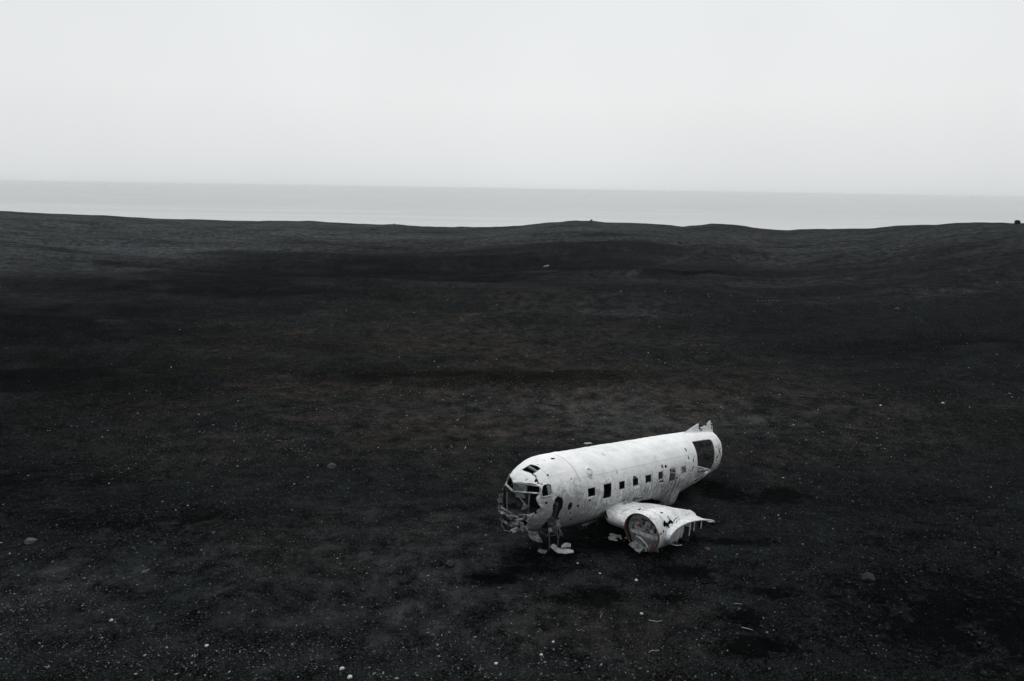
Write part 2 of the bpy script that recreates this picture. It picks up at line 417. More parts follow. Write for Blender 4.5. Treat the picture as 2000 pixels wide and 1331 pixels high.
# ================================================================ the aircraft wreck
# its own frame: x runs aft, y to starboard, z up out of the roof; port is -y
O = np.array([1.71822732, 24.67881445, CAMZ-9.86477312])
YAW, PT = R(50.223913681716844), R(-8.852534187205507)
AX = np.array([math.cos(YAW)*math.cos(PT), math.sin(YAW)*math.cos(PT), math.sin(PT)])
PORT = np.cross(AX, [0, 0, 1.]); PORT /= np.linalg.norm(PORT)
UP = np.cross(PORT, AX)
ZB = 1.24
wreck = bpy.data.objects.new("aircraft_wreck", None)
C.collection.objects.link(wreck)
base_pt = O-UP*ZB
wreck.matrix_world = Matrix(((AX[0], -PORT[0], UP[0], base_pt[0]), (AX[1], -PORT[1], UP[1], base_pt[1]), (AX[2], -PORT[2], UP[2], base_pt[2]), (0, 0, 0, 1)))
tag(wreck, "white propeller aircraft wreck without nose, tail or engines lying on black sand", "aircraft wreck")
def L(s, y, z): return (s, -y, z+ZB)                 # y to port here
def Larr(s, y, z): return np.stack([s, -y, z+ZB], -1)
def W(s, y, z): return O+AX*s+PORT*y+UP*z            # into the world

SEC = np.array([(-3.05, .70, .20, -.84, -.10), (-2.8, .86, .36, -.92, -.05), (-2.6, .90, .58, -.96, 0), (-2.45, .935, .75, -.99, 0), (-2.3, .97, .87, -1.02, 0), (-2.0, 1.05, 1.04, -1.07, 0), (-1.5, 1.14, 1.17, -1.12, 0), (-1.0, 1.20, 1.225, -1.16, 0), (-.5, 1.235, 1.24, -1.2, 0),
 (0, 1.24, 1.24, -1.24, 0), (3, 1.24, 1.24, -1.26, 0), (6.3, 1.24, 1.24, -1.26, 0), (7.2, 1.215, 1.24, -1.2, .0), (8, 1.15, 1.24, -1.11, .03), (9, 1.02, 1.235, -1.0, .08), (10, .86, 1.2, -.88, .15), (11.3, .67, 1.11, -.74, .22), (11.8, .6, 1.06, -.69, .24)])
def prof(x, i):
    X = SEC[:, 0]; Y = SEC[:, i]; d = np.gradient(Y, X); dd = np.diff(Y)/np.diff(X)
    for q in range(1, len(X)-1):
        d[q] = 0 if dd[q-1]*dd[q] <= 0 else 2*dd[q-1]*dd[q]/(dd[q-1]+dd[q])
    q = np.clip(np.searchsorted(X, x)-1, 0, len(X)-2)
    h = X[q+1]-X[q]; t = np.clip((x-X[q])/h, 0, 1)
    return (2*t**3-3*t**2+1)*Y[q]+(t**3-2*t**2+t)*h*d[q]+(3*t**2-2*t**3)*Y[q+1]+(t**3-t**2)*h*d[q+1]
def fus(s, ph, k=1.):                                 # k < 1: inside the skin
    s = np.asarray(s, float); ph = np.asarray(ph, float)
    wd, zt, zb, zc = [prof(s, i) for i in (1, 2, 3, 4)]
    c = np.cos(ph)
    crush = np.where((ph < 0), 1-.33*np.clip((-1.1-s)/1.2, 0, 1), 1.)
    return s, k*wd*np.sin(ph)*crush, zc+k*np.where(c > 0, (zt-zc)*c, (zc-zb)*c)
def inpoly(px, py, poly):
    r = np.zeros(px.shape, bool); n = len(poly)
    for i in range(n):
        x0, y0 = poly[i]; x1, y1 = poly[(i+1) % n]
        if y0 == y1: continue
        cnd = ((y0 > py) != (y1 > py)) & (px < (x1-x0)*(py-y0)/(y1-y0)+x0)
        r ^= cnd
    return r

WIN = [(-.21, .20, 73.4, 86.6), (.72, 1.21, 73.2, 95.6), (1.69, 2.06, 74.5, 87), (2.60, 2.98, 74.6, 86.9), (3.51, 3.92, 74.6, 86.9), (4.46, 4.81, 74.2, 86.6), (5.35, 5.80, 73.3, 95.2), (6.31, 6.71, 74.1, 86.2)]
SIDEWIN = [(-2.19, 51.5), (-2.11, 50.2), (-1.93, 52.8), (-1.87, 55.8), (-1.90, 65), (-1.93, 69.5), (-1.99, 72.4), (-2.25, 71.0), (-2.30, 68.5), (-2.29, 60)]
HATCH = [(-2.25, -4.2), (-2.11, 1.0), (-1.91, 2.5), (-1.85, 12.2), (-1.83, 22.0), (-2.03, 22.8), (-2.19, 22.0), (-2.23, 10.0)]
BAG = [(-1.85, 85.0), (-1.81, 79.0), (-1.67, 76.0), (-1.51, 80.5), (-1.45, 86.0), (-1.47, 94.0), (-1.51, 105.2), (-1.53, 111.2), (-1.36, 118.7), (-1.2, 134.5), (-1.03, 140), (-1.0, 176), (-1.95, 176), (-1.93, 150), (-1.91, 133.0), (-1.97, 119.5), (-1.87, 107.5), (-1.87, 96.2), (-1.89, 88.8)]
DOOR = [(8.13, 31.8), (8.01, 46.0), (7.91, 60.3), (7.83, 71.5), (7.79, 83.5), (7.81, 99.2), (7.98, 120), (8.19, 127.7), (9.13, 134.0), (9.8, 126), (10.11, 119), (10.12, 103.0), (10.11, 83.5), (10.15, 62.5), (10.17, 47.5), (10.13, 40.8), (9.97, 37.2), (8.83, 34.0)]
CUT = [(1.87, 112.8), (2.39, 115.0), (2.75, 116.5), (2.75, 110.5), (3.43, 115.0), (3.43, 112.4), (3.63, 113.6), (3.66, 121), (3.87, 123.6), (4.81, 126.3), (4.86, 131), (5.71, 142), (5.74, 176), (1.87, 176)]
# torn holes: (s, degrees from the roof line, radius along, radius round, metres)
HOLES = [(-2.17, 82.8, .05, .06), (-1.79, 38.5, .045, .05), (-1.37, 8.5, .05, .018), (-1.77, 11.5, .035, .02), (-2.43, 21.2, .03, .025), (-2.25, 37., .05, .06),
 (-1.11, 95.5, .11, .13), (-.71, 97, .06, .07), (-.11, 92.5, .06, .05), (1.09, 106, .055, .035), (1.69, 59.5, .025, .07), (2.74, 73.4, .10, .05), (-.55, 59.5, .018, .018), (-.93, 55, .03, .02),
 (4.83, 66.2, .07, .08), (5.09, 67.8, .08, .065), (4.65, 90.6, .12, .045), (4.83, 90.8, .06, .07), (4.71, 98.5, .04, .05), (4.5, 80.5, .07, .07), (5.57, 116.5, .03, .08), (5.97, 93.2, .055, .055), (6.59, 100, .05, .07),
 (7.11, 94, .07, .05), (7.37, 82, .09, .09), (7.28, 86.5, .04, .07), (7.11, 85.8, .06, .05), (7.45, 68.5, .05, .09), (7.13, 46, .05, .09), (7.09, 61.8, .05, .055), (7.62, 62.5, .05, .05), (7.66, 84, .04, .06),
 (10.41, 62.5, .07, .05), (10.71, 64, .05, .09), (10.73, 73, .08, .11), (10.82, 80, .08, .10), (10.49, 90.2, .13, .07), (10.62, 85.5, .08, .07), (10.43, 97, .07, .06), (10.9, 70, .05, .05), (9.95, 50, .0, .0),
 (-.38, 70, .02, .015), (2.2, 108, .03, .03), (.3, 108, .02, .025), (-.35, 116, .05, .04), (-.75, 122, .06, .05), (-1.0, 108, .03, .05), (6.15, 108, .03, .03), (6.9, 108, .05, .02), (5.3, 104, .02, .05)]
CRACK = [(-2.2, 22.5), (-2.18, 28.8), (-2.23, 36.2), (-2.26, 42.2), (-2.15, 49.0)]
FRONT_DEG = [-180, -165, -150, -135, -118, -104, -92, -80, -70, -62, -52, -46, -25, 0, 25, 49, 51, 56.5, 61, 63, 66, 70, 82, 91, 96, 103, 108, 113, 122, 128, 136, 141, 154, 165, 180]
FRONT_S = [-2.78, -2.72, -2.62, -2.45, -2.2, -2.3, -2.15, -2.34, -2.2, -2.22, -2.2, -2.24, -2.48, -2.61, -2.51, -2.26, -2.25, -2.27, -2.36, -2.40, -2.47, -2.50, -2.48, -2.36, -2.48, -2.43, -2.62, -2.80, -2.66, -2.56, -2.6, -2.75, -2.71, -2.8, -2.78]
END_DEG = [-180, -150, -120, -90, -60, -35, -12, 0, 3, 20, 38, 63, 81, 98, 115, 136, 150, 180]
END_S = [9.3, 9.2, 9.0, 9.05, 9.3, 9.6, 10.9, 11.2, 11.24, 11.14, 11.1, 11.18, 11.16, 11.18, 11.24, 11.3, 11.0, 10.6]

DS = .02
sgrid = np.arange(-2.9, 11.42, DS)
dphi = np.radians(.9)
pgrid = np.radians(np.arange(-180, 180.01, .9))
S_, P_ = np.meshgrid(sgrid, pgrid, indexing='ij')
S_ = S_.copy(); pd_ = np.degrees(pgrid)
kfirst = np.full(len(pd_), -1)
for j in np.where((pd_ > -50) & (pd_ < 62))[0]:         # clean brow over the windscreen
    f_ = np.interp(pd_[j], FRONT_DEG, FRONT_S); k_ = int(round((f_-sgrid[0])/DS)); S_[max(k_-3, 0):k_+1, j] = f_; kfirst[j] = k_
s0, y0, z0 = fus(S_, P_)
deg = np.degrees(P_)
rad = np.hypot(y0, z0)
# hammered skin: frames and stringers stand, the panels between them sag a little; bigger dents at random
q1 = np.abs(np.sin(np.pi*S_/.465)); q2 = np.abs(np.sin(np.radians(deg)*13))
dent = -.012*np.sqrt(q1*q2)*sstep(.3, .7, fbm(S_*1.7+70, P_*2.6+70, 83, 3))+.03*(fbm(S_*1.1+40, P_*1.4+40, 81, 4)-.5)+.010*(fbm(S_*4+40, P_*5+40, 85, 2)-.5)
# crumple next to tears: nose lip, the torn skirt over the wing and the ragged tail end
fs = np.interp(deg, FRONT_DEG, FRONT_S); es = np.interp(deg, END_DEG, END_S)
lip = np.exp(-np.clip(S_-fs, 0, None)/.16)*sstep(60, 80, np.abs(deg))
dent += lip*.16*(fbm(S_*7+9, P_*7+9, 91, 3)-.55)
dent += np.exp(-np.clip(es-S_, 0, None)/.12)*.08*(fbm(S_*6+9, P_*6+9, 95, 3)-.5)
skirt = sstep(5.2, 6.4, S_)*(1-sstep(6.5, 6.9, S_))*sstep(112, 150, deg)
dent += skirt*.34
fold = np.exp(-((S_-2.62)/.13)**2)*sstep(95, 117, deg)*(deg < 140)
dent += fold*.07
# dented fold across the wing fillet behind the second tall window
nl = np.stack([np.zeros_like(rad), y0/rad, z0/rad], -1)
V = Larr(s0, y0, z0)
V[..., 1] -= dent*nl[..., 1]; V[..., 2] += dent*nl[..., 2]
# which cells are skin
Sc = (S_[:-1, :-1]+S_[1:, 1:])/2; Dc = (deg[:-1, :-1]+deg[1:, 1:])/2
jx = .05*(fbm(Sc*9+50, Dc*.2+50, 101, 3)-.5); jd = 2.3*(fbm(Sc*9+80, Dc*.2+20, 111, 3)-.5)
keep = (Sc > np.interp(Dc, FRONT_DEG, FRONT_S)+jx*2*((Dc > 62) | (Dc < -50))) & (Sc < np.interp(Dc, END_DEG, END_S)+jx*1.6)
for j in range(len(pd_)-1):
    if kfirst[j] >= 0 and kfirst[j+1] >= 0:
        k_ = min(kfirst[j], kfirst[j+1])
        if abs(kfirst[j]-kfirst[j+1]) <= 2: keep[:k_, j] = False; keep[k_:k_+6, j] = True
for a, b, c_, d in WIN: keep &= ~((Sc > a) & (Sc < b) & (Dc > c_) & (Dc < d))
for pol in (SIDEWIN, HATCH): keep &= ~inpoly(Sc, Dc, pol)
keep &= ~inpoly(Sc+jx*.25, Dc+jd*.25, DOOR)
SKIRT = [(6.56, 154), (6.92, 139), (7.15, 134), (7.3, 140), (7.35, 178), (6.0, 178), (6.3, 158)]
for pol in (BAG, CUT, SKIRT): keep &= ~inpoly(Sc+jx, Dc+jd, pol)
keep &= ~(((Sc+1.0)/.095)**2+((Dc-11)/2.6)**2 < 1)
for a, b, ra, rb in HOLES:
    if ra: keep &= ~(((Sc+jx*1.2-a)/ra)**2+(((Dc+jd*1.2-b)*.0215)/rb)**2 < 1)
def polydist(x, y, pts): return seg_dist(x, y, pts)
keep &= ~(polydist(Sc, Dc*.0215, [(a, b*.0215) for a, b in CRACK]) < .016+.03*(fbm(Sc*14, Dc*.4, 121, 2)-.4))
# belly: ground out under the wing and along the keel (nothing of it can be seen from above)
ii = np.arange(S_.size).reshape(S_.shape)
ff = np.stack([ii[:-1, :-1], ii[:-1, 1:], ii[1:, 1:], ii[1:, :-1]], -1)[keep]
used, inv = np.unique(ff, return_inverse=True)
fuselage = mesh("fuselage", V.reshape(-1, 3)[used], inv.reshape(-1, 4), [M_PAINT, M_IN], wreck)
sol = fuselage.modifiers.new("skin", 'SOLIDIFY')
sol.thickness = .014; sol.offset = -1; sol.material_offset = 1; sol.material_offset_rim = 0
# normals must point outwards for the skin thickness to go in
me = fuselage.data
p0 = me.polygons[len(me.polygons)//2]
cz = np.array(p0.center); out = np.array([0, cz[1], cz[2]-ZB])
if np.dot(out, np.array(p0.normal)) < 0:
    me.flip_normals()

def grid_faces(n, m, wrap=False):
    f = []
    for i in range(n-1):
        for j in range(m-(0 if wrap else 1)):
            k_ = (j+1) % m
            f.append((i*m+j, i*m+k_, (i+1)*m+k_, (i+1)*m+j))
    return f
def strip_tube(pts, r, name, mat, parent=None, seg=8, closed=False, taper=None, conv=True):
    """a round bar or cable through points"""
    P = [np.array(L(*p) if conv else p, float) for p in pts]
    n = len(P); vv = []
    for i in range(n):
        a = P[(i-1) % n] if (closed or i > 0) else P[i]
        b = P[(i+1) % n] if (closed or i < n-1) else P[i]
        t = b-a; t /= max(np.linalg.norm(t), 1e-9)
        h = np.array([0, 0, 1.]) if abs(t[2]) < .9 else np.array([1., 0, 0])
        u = np.cross(t, h); u /= np.linalg.norm(u); w_ = np.cross(t, u)
        rr = r if taper is None else r*(taper[0]+(taper[1]-taper[0])*i/max(n-1, 1))
        for q in range(seg):
            an = 2*math.pi*q/seg
            vv.append(P[i]+rr*(math.cos(an)*u+math.sin(an)*w_))
    f = []
    for i in range(n-(0 if closed else 1)):
        for q in range(seg):
            f.append((i*seg+q, i*seg+(q+1) % seg, ((i+1) % n)*seg+(q+1) % seg, ((i+1) % n)*seg+q))
    if not closed:
        f.append(tuple(range(seg))[::-1]); f.append(tuple((n-1)*seg+q for q in range(seg)))
    return mesh(name, vv, f, mat, parent)
def bar(p, q, wd, th, name, mat, parent=wreck, conv=True, side=None):
    """a flat bar from p to q, wd wide along `side`, th thick"""
    P = np.array(L(*p) if conv else p, float); Q = np.array(L(*q) if conv else q, float)
    t = Q-P; t /= np.linalg.norm(t)
    sd_ = np.array(side if side is not None else ((1., 0, 0) if abs(t[0]) < .8 else (0, 1., 0)))
    sd_ = sd_-t*np.dot(sd_, t); sd_ /= np.linalg.norm(sd_); nn = np.cross(t, sd_)
    vv = [X+a*sd_*wd/2+b*nn*th/2 for X in (P, Q) for a in (-1, 1) for b in (-1, 1)]
    f = [(0, 1, 3, 2), (4, 6, 7, 5), (0, 4, 5, 1), (2, 3, 7, 6), (0, 2, 6, 4), (1, 5, 7, 3)]
    o = mesh(name, vv, f, mat, parent, smooth=False)
    bv = o.modifiers.new("edge", 'BEVEL'); bv.width = min(wd, th)*.25; bv.segments = 2
    return o
def sheet(c, u, v, name, mats, parent=wreck, amp=.06, seed=1, ragged=.25, bend=0., n=14, holes=0., conv=True, thick=.008, freq=2.):
    """a crumpled, ragged-edged piece of sheet metal: centre c, half extents u and v"""
    c = np.array(L(*c) if conv else c, float)
    if conv: u = np.array((u[0], -u[1], u[2])); v = np.array((v[0], -v[1], v[2]))
    u = np.array(u, float); v = np.array(v, float); nn = np.cross(u, v); nn /= np.linalg.norm(nn)
    A, B = np.meshgrid(np.linspace(-1, 1, n), np.linspace(-1, 1, n), indexing='ij')
    h = amp*2*(fbm(A*freq+seed*7.3+20, B*freq+seed*3.1+20, seed, 3)-.5)+bend*(A**2-.4)
    VV = c+A[..., None]*u+B[..., None]*v+h[..., None]*nn
    Ac = (A[:-1, :-1]+A[1:, 1:])/2; Bc = (B[:-1, :-1]+B[1:, 1:])/2
    an = np.arctan2(Bc, Ac); rr = np.maximum(np.abs(Ac), np.abs(Bc))
    kp = rr < 1-ragged*1.6*(fbm(np.cos(an)*3+seed+30, np.sin(an)*3+seed*2+30, seed+5, 3)-.25)
    if holes: kp &= fbm(Ac*3+seed+60, Bc*3+60, seed+9, 2) < 1-holes
    i_ = np.arange(n*n).reshape(n, n)
    fz = np.stack([i_[:-1, :-1], i_[1:, :-1], i_[1:, 1:], i_[:-1, 1:]], -1)[kp]
    if len(fz) == 0: fz = np.array([[0, 1, n+1, n]])
    us, iv = np.unique(fz, return_inverse=True)
    o = mesh(name, VV.reshape(-1, 3)[us], iv.reshape(-1, 4), mats, parent)
    sm_ = o.modifiers.new("thickness", 'SOLIDIFY'); sm_.thickness = thick; sm_.offset = 0
    return o

# frames round the openings (each a sub-part of the fuselage)
def hoop(poly, name, mat, r, k=1.0, parent=None, seg=6):
    pts = []
    n = len(poly)
    for i in range(n):
        a, b = poly[i], poly[(i+1) % n]
        m = max(2, int(math.hypot(b[0]-a[0], (b[1]-a[1])*.0215)/.05))
        for q in range(m):
            t = q/m
            s1, y1, z1 = fus(a[0]+(b[0]-a[0])*t, math.radians(a[1]+(b[1]-a[1])*t), k)
            pts.append((float(s1), float(y1), float(z1)))
    return strip_tube(pts, r, name, mat, parent or fuselage, seg, closed=True)
for a, b, c_, d in WIN:
    hoop([(a, c_), (b, c_), (b, d), (a, d)], "window_frame", M_METAL, .011, .988)
hoop(SIDEWIN, "cockpit_window_frame", M_PAINT, .022, 1.0)
hoop(DOOR, "door_frame", M_PAINT, .02, .985)
hoop(HATCH, "hatch_frame", M_METAL, .012, .985)
# half the cockpit side window still has its pane
pz = [fus(s_, math.radians(d_), .985) for s_, d_ in ((-2.02, 52.5), (-1.9, 54), (-1.90, 66), (-1.95, 71), (-2.05, 71.5))]
mesh("window_pane", [L(*map(float, p)) for p in pz], [(0, 1, 2, 3, 4)], M_GLASS, fuselage, smooth=False)
for s_, d_ in ((-2.2, 79.), (-1.98, 77.)):                # two bright caps under the cockpit side window
    strip_tube([tuple(map(float, fus(s_, math.radians(d_), .99))), tuple(map(float, fus(s_, math.radians(d_), 1.02)))], .028, "filler_cap", M_PALE, fuselage, 10)
# round porthole in the shoulder: raised ring with a dished lens
def ringpts(sc, dc, r_, k=1.0, n=24):
    return [tuple(map(float, fus(sc+r_*math.cos(t), math.radians(dc)+r_*math.sin(t)/1.24, k))) for t in np.linspace(0, 2*math.pi, n, endpoint=False)]
port_ring = strip_tube(ringpts(.13, 51.2, .165, 1.004), .02, "porthole", M_PAINT, fuselage, 8, closed=True)
rings = [ringpts(.13, 51.2, .15*q, k_) for q, k_ in ((1, 1.003), (.8, .999+.0045), (.55, 1.0035), (.3, 1.0036))]
vv = [L(*p) for rr in rings for p in rr]; n24 = 24
ff_ = grid_faces(4, n24, True)+[tuple(3*n24+q for q in range(n24))]
g = G("cloudy_porthole_lens"); xx = g.xyz(g.obj())
M_LENS = g.fin(g.mix(g.rng(g.noise(g.obj(), 5, 3), .42, .58), (.62, .65, .66), (.16, .17, .175)), .4, 0, .5)
mesh("porthole_lens", vv, ff_, M_LENS, wreck)

# windscreen: two flat frames meeting in a V at the centre post
PT_T, PT_B = (-2.615, 0, .565), (-2.585, 0, .275)
def fp(s_, d_): return tuple(map(float, fus(s_, math.radians(d_))))
WPT, WPB = fp(-2.25, 49.5), fp(-2.36, 61)
WST, WSB = (-2.20, -.50, .635), (-2.30, -.54, .325)
ws = strip_tube([PT_T, WPT, WPB, PT_B], .024, "windscreen", M_PAINT, wreck, 8, closed=True)
bar(PT_B, WPB, .07, .03, "windscreen_sill", M_PAINT, ws)
def lerp(a, b, t): return tuple(a[i]+(b[i]-a[i])*t for i in range(3))
q = [PT_T, lerp(PT_T, WPT, .54), lerp(PT_B, WPB, .50), PT_B]
mesh("windscreen_pane", [L(x+.012, y, z) for x, y, z in q], [(0, 1, 2, 3)], M_GLASS, ws, smooth=False)
bar(lerp(PT_T, WPT, .54), lerp(PT_B, WPB, .52), .025, .02, "windscreen_bar", M_DARK, ws)
ws2 = strip_tube([PT_T, WST, WSB, PT_B], .024, "windscreen", M_PAINT, wreck, 8, closed=True)
bar(PT_B, lerp(WSB, PT_B, .05), .08, .03, "windscreen_sill", M_PAINT, ws2)

# inside: cabin floor, cockpit bulkhead, ring frames
def inner_plate(s_, k_, zlo, zhi, name, mat, door=None, d0=-180, d1=180, th=.03):
    pts = []
    for dd_ in np.arange(d0, d1, 4.):
        _, y1, z1 = fus(s_, math.radians(dd_), k_)
        pts.append((float(y1), float(np.clip(z1, zlo, zhi))))
    vv = [L(s_, y, z) for y, z in pts]+[L(s_+th, y, z) for y, z in pts]
    n = len(pts)
    f = [tuple(range(n)), tuple(range(2*n-1, n-1, -1))]+[(i, n+i, n+(i+1) % n, (i+1) % n) for i in range(n)]
    return mesh(name, vv, f, mat, wreck, smooth=False)
inner_plate(-1.15, .965, -1.2, 1.2, "cockpit_bulkhead", M_IN)
fl_s = np.arange(-2.3, 10.78, .25); fl = []
rg = random.Random(4)
for s_ in fl_s:
    pw, _, pb, pc = [float(prof(np.array([s_]), q)[0]) for q in (1, 2, 3, 4)]
    w2 = pw*math.sqrt(max(.05, 1-((-.53-pc)/(pb-pc))**2))*.96
    e_ = 0. if s_ < 10.4 else rg.uniform(-.1, .1)
    fl += [L(s_, -w2, -.5), L(s_, w2, -.5), L(s_, -w2, -.56), L(s_, w2, -.56)]
ff_ = []
for i in range(len(fl_s)-1):
    a = i*4; b = a+4
    ff_ += [(a, a+1, b+1, b), (a+2, b+2, b+3, a+3), (a, b, b+2, a+2), (a+1, a+3, b+3, b+1)]
e_ = (len(fl_s)-1)*4; ff_ += [(e_, e_+1, e_+3, e_+2), (0, 2, 3, 1)]
floor = mesh("cabin_floor", fl, ff_, plain("torn_floor_boards", (.10, .105, .105), (.018, .02, .02), 5, .8), wreck, smooth=False)
bar((10.72, -.48, -.475), (10.72, .48, -.475), .07, .04, "floor_beam", M_PALE)
bar((10.3, .50, -.47), (9.75, .66, -.47), .10, .03, "floor_edge", M_PALE)
bar((8.3, .86, -.47), (8.0, .92, -.47), .14, .03, "floor_edge", M_PALE)
for i in range(13):
    s_ = rg.uniform(8.2, 10.4); y_ = rg.uniform(-.45, .45)
    sheet((s_, y_, -.46), (rg.uniform(.05, .16), rg.uniform(-.1, .1), 0), (rg.uniform(-.08, .08), rg.uniform(.04, .12), 0), "floor_scrap", rg.choice([M_PALE, M_GREY, M_METAL, M_DARK]), floor, .04, 200+i, .3, n=8)
def ring_frame(s_, k_=.975, wd_=.05, d0=-180, d1=180):
    ds_ = np.arange(d0, d1+.1, 5.); vv = []
    for dd_ in ds_:
        for kk, o_ in ((k_, 0), (k_-.05, 0), (k_-.05, wd_), (k_, wd_)):
            vv.append(L(*map(float, fus(s_+o_, math.radians(dd_), kk))))
    n = len(ds_); f = []
    for i in range(n-1):
        for q in range(4):
            f.append((i*4+q, i*4+(q+1) % 4, (i+1)*4+(q+1) % 4, (i+1)*4+q))
    return mesh("ring_frame", vv, f, M_IN if s_ < 7 and s_ > -1 else M_GREY, wreck, smooth=False)  # frames deep in the cabin get the shade-dark colour
for s_ in (-2.02, -1.5): ring_frame(s_, d0=-120, d1=45)
for s_ in (.47, 1.4, 2.33, 3.26, 4.19, 5.12, 6.05, 7.0): ring_frame(s_, d0=-120, d1=120)
ring_frame(7.72); ring_frame(10.25, d0=35, d1=140)
ring_frame(8.6, d0=-110, d1=28); ring_frame(10.85, d0=2, d1=40)

# ragged nose: what is left of the cockpit structure
bar((-2.65, -.18, .2), (-2.62, -.11, -.40), .04, .03, "nose_strut", M_METAL)
bar((-2.5, .57, .33), (-2.5, .62, -.42), .045, .03, "nose_strut", M_METAL)
bar((-2.6, .27, .17), (-2.6, .58, -.03), .03, .02, "nose_strut", M_METAL)
bar((-2.3, -.60, .25), (-2.35, -.52, -.5), .04, .03, "nose_strut", M_DARK)
sheet((-2.5, .2, .2), (0, .19, .03), (0.02, .02, -.085), "instrument_panel", M_GREY, amp=.02, seed=3, ragged=.2)
sheet((-2.2, .1, -.05), (.02, .28, .02), (.05, .02, -.3), "cockpit_panel", M_DARK, amp=.06, seed=4, ragged=.3, holes=.2)
sheet((-2.2, -.35, -.0), (.1, .22, .02), (.05, .02, -.32), "cockpit_panel", M_DARK, amp=.06, seed=5, ragged=.3)
sheet((-2.62, .58, -.06), (.03, .11, .03), (.03, -.05, -.10), "torn_sheet", M_METAL, amp=.06, seed=6, ragged=.3, bend=.05)
sheet((-2.1, .2, -.45), (.35, 0, .05), (0, .6, 0), "cockpit_floor", M_DARK, amp=.1, seed=7, ragged=.2)
LUMPS = [((-2.78, -.02, -.46), (.03, .24, -.03), (.05, .02, -.09), M_METAL, 11, .1), ((-2.85, .62, -.56), (.05, .17, .0), (.06, -.03, -.13), M_GREY, 12, .12),
 ((-2.82, .34, -.62), (.05, .12, .03), (.05, .04, -.10), M_METAL, 13, .1), ((-2.88, .80, -.62), (.05, .10, .06), (.05, .03, -.08), M_METAL, 14, .1),
 ((-2.8, .12, -.70), (.05, .10, -.05), (.05, .05, -.05), M_METAL, 15, .08), ((-2.75, -.16, -.66), (.05, .08, -.08), (.03, .05, .05), M_METAL, 16, .06), ((-2.78, -.18, -.56), (.03, .14, .04), (.06, .02, -.12), M_DARK, 17, .1),
 ((-2.85, .40, -.80), (.04, .07, -.05), (.05, .03, .05), M_PALE, 18, .06), ((-2.72, .52, -.44), (.05, .16, .05), (.07, 0, -.05), M_GREY, 19, .08), ((-2.66, .86, -.22), (.03, .13, .09), (.03, .03, -.035), M_PALE, 20, .03),
 ((-2.5, .75, -.30), (.05, .12, .09), (.1, .02, -.05), M_GREY, 21, .08), ((-2.35, -.62, -.1), (.1, .03, .06), (.03, .02, -.12), M_METAL, 22, .1), ((-2.42, -.60, -.22), (.06, .06, .02), (.03, .04, -.08), M_GREY, 23, .08),
 ((-2.5, -.52, -.42), (.05, .02, -.02), (.02, .02, -.14), M_METAL, 24, .05), ((-2.75, .3, -.50), (.08, .25, .0), (.12, 0, -.1), M_DARK, 25, .15), ((-2.6, .1, -.55), (.15, .4, .0), (.1, 0, -.1), M_DARK, 26, .15), ((-2.9, .55, -.70), (.03, .1, .0), (.04, 0, -.07), M_METAL, 27, .08)]
for c_, u_, v_, m_, sd_, am in LUMPS:
    u_, v_ = tuple(q*.85 for q in u_), tuple(q*.85 for q in v_)
    sheet(c_, u_, v_, "torn_sheet", m_, amp=am, seed=sd_, ragged=.4, n=22, freq=2.6)
for a, b, r_ in (((-2.74, .12, -.44), (-2.66, .40, -.42), .03), ((-2.80, .35, -.52), (-2.74, .62, -.40), .035), ((-2.7, -.3, -.3), (-2.66, .2, -.40), .018), ((-2.68, .4, -.35), (-2.6, .75, -.25), .02)):
    strip_tube([a, lerp(a, b, .5), b], r_, "nose_pipe", M_METAL, wreck)
# behind the baggage opening: a curved duct, torn sheets and cables hanging to the sand
ang = np.linspace(0, 1, 9)
strip_tube([(-1.62+.02*math.sin(t*6), 1.0-.12*t*t, .05-.85*t) for t in ang], .055, "air_duct", M_DARK, wreck, 10)
sheet((-1.75, .95, -.45), (.12, .05, .0), (0, .1, -.22), "torn_sheet", M_DARK, amp=.1, seed=31, ragged=.35)
sheet((-1.55, .95, -.72), (.15, .08, .1), (0, .1, -.12), "torn_sheet", M_GREY, amp=.1, seed=32, ragged=.4)
sheet((-2.2, .72, -1.0), (.17, .12, -.04), (.05, .1, -.16), "hanging_panel", M_GREY, amp=.06, seed=33, ragged=.25)
rg = random.Random(8)
CAB = [[(-1.6, .84, -.9), (-1.6, .87, -1.1), (-1.6, .90, -1.3), (-1.6, .92, -1.5)], [(-1.6, 1.12, -.6), (-1.6, 1.15, -.85), (-1.6, 1.2, -1.05), (-1.6, 1.24, -1.25), (-1.6, 1.15, -1.42)],
       [(-1.65, 1.1, -.55), (-1.6, 1.2, -.75), (-1.6, 1.28, -.92)], [(-1.55, 1.13, -.45), (-1.6, 1.1, -.7), (-1.6, 1.06, -1.0)], [(-1.7, .9, -.9), (-1.6, .8, -1.02), (-1.6, .72, -1.15)],
       [(-1.5, 1.0, -.75), (-1.5, 1.18, -.8), (-1.45, 1.26, -.98)], [(-1.65, .6, -1.0), (-1.6, .8, -1.08), (-1.55, 1.0, -1.0)], [(-1.5, 1.1, -.7), (-1.4, 1.1, -.9), (-1.42, 1.14, -1.08)]]
for pts in CAB:
    strip_tube([tuple(v+rg.uniform(-.015, .015) for v in p) for p in pts], .011, "hanging_cable", M_METAL, wreck, 6)
for i in range(7):
    sheet((-1.6+rg.uniform(-.12, .12), 1.08+rg.uniform(-.15, .12), -.65+rg.uniform(-.25, .2)), (.03, .05, .02), (.02, .01, -.07), "torn_sheet", rg.choice([M_METAL, M_PALE, M_GREY]), amp=.05, seed=40+i, ragged=.4, n=8)
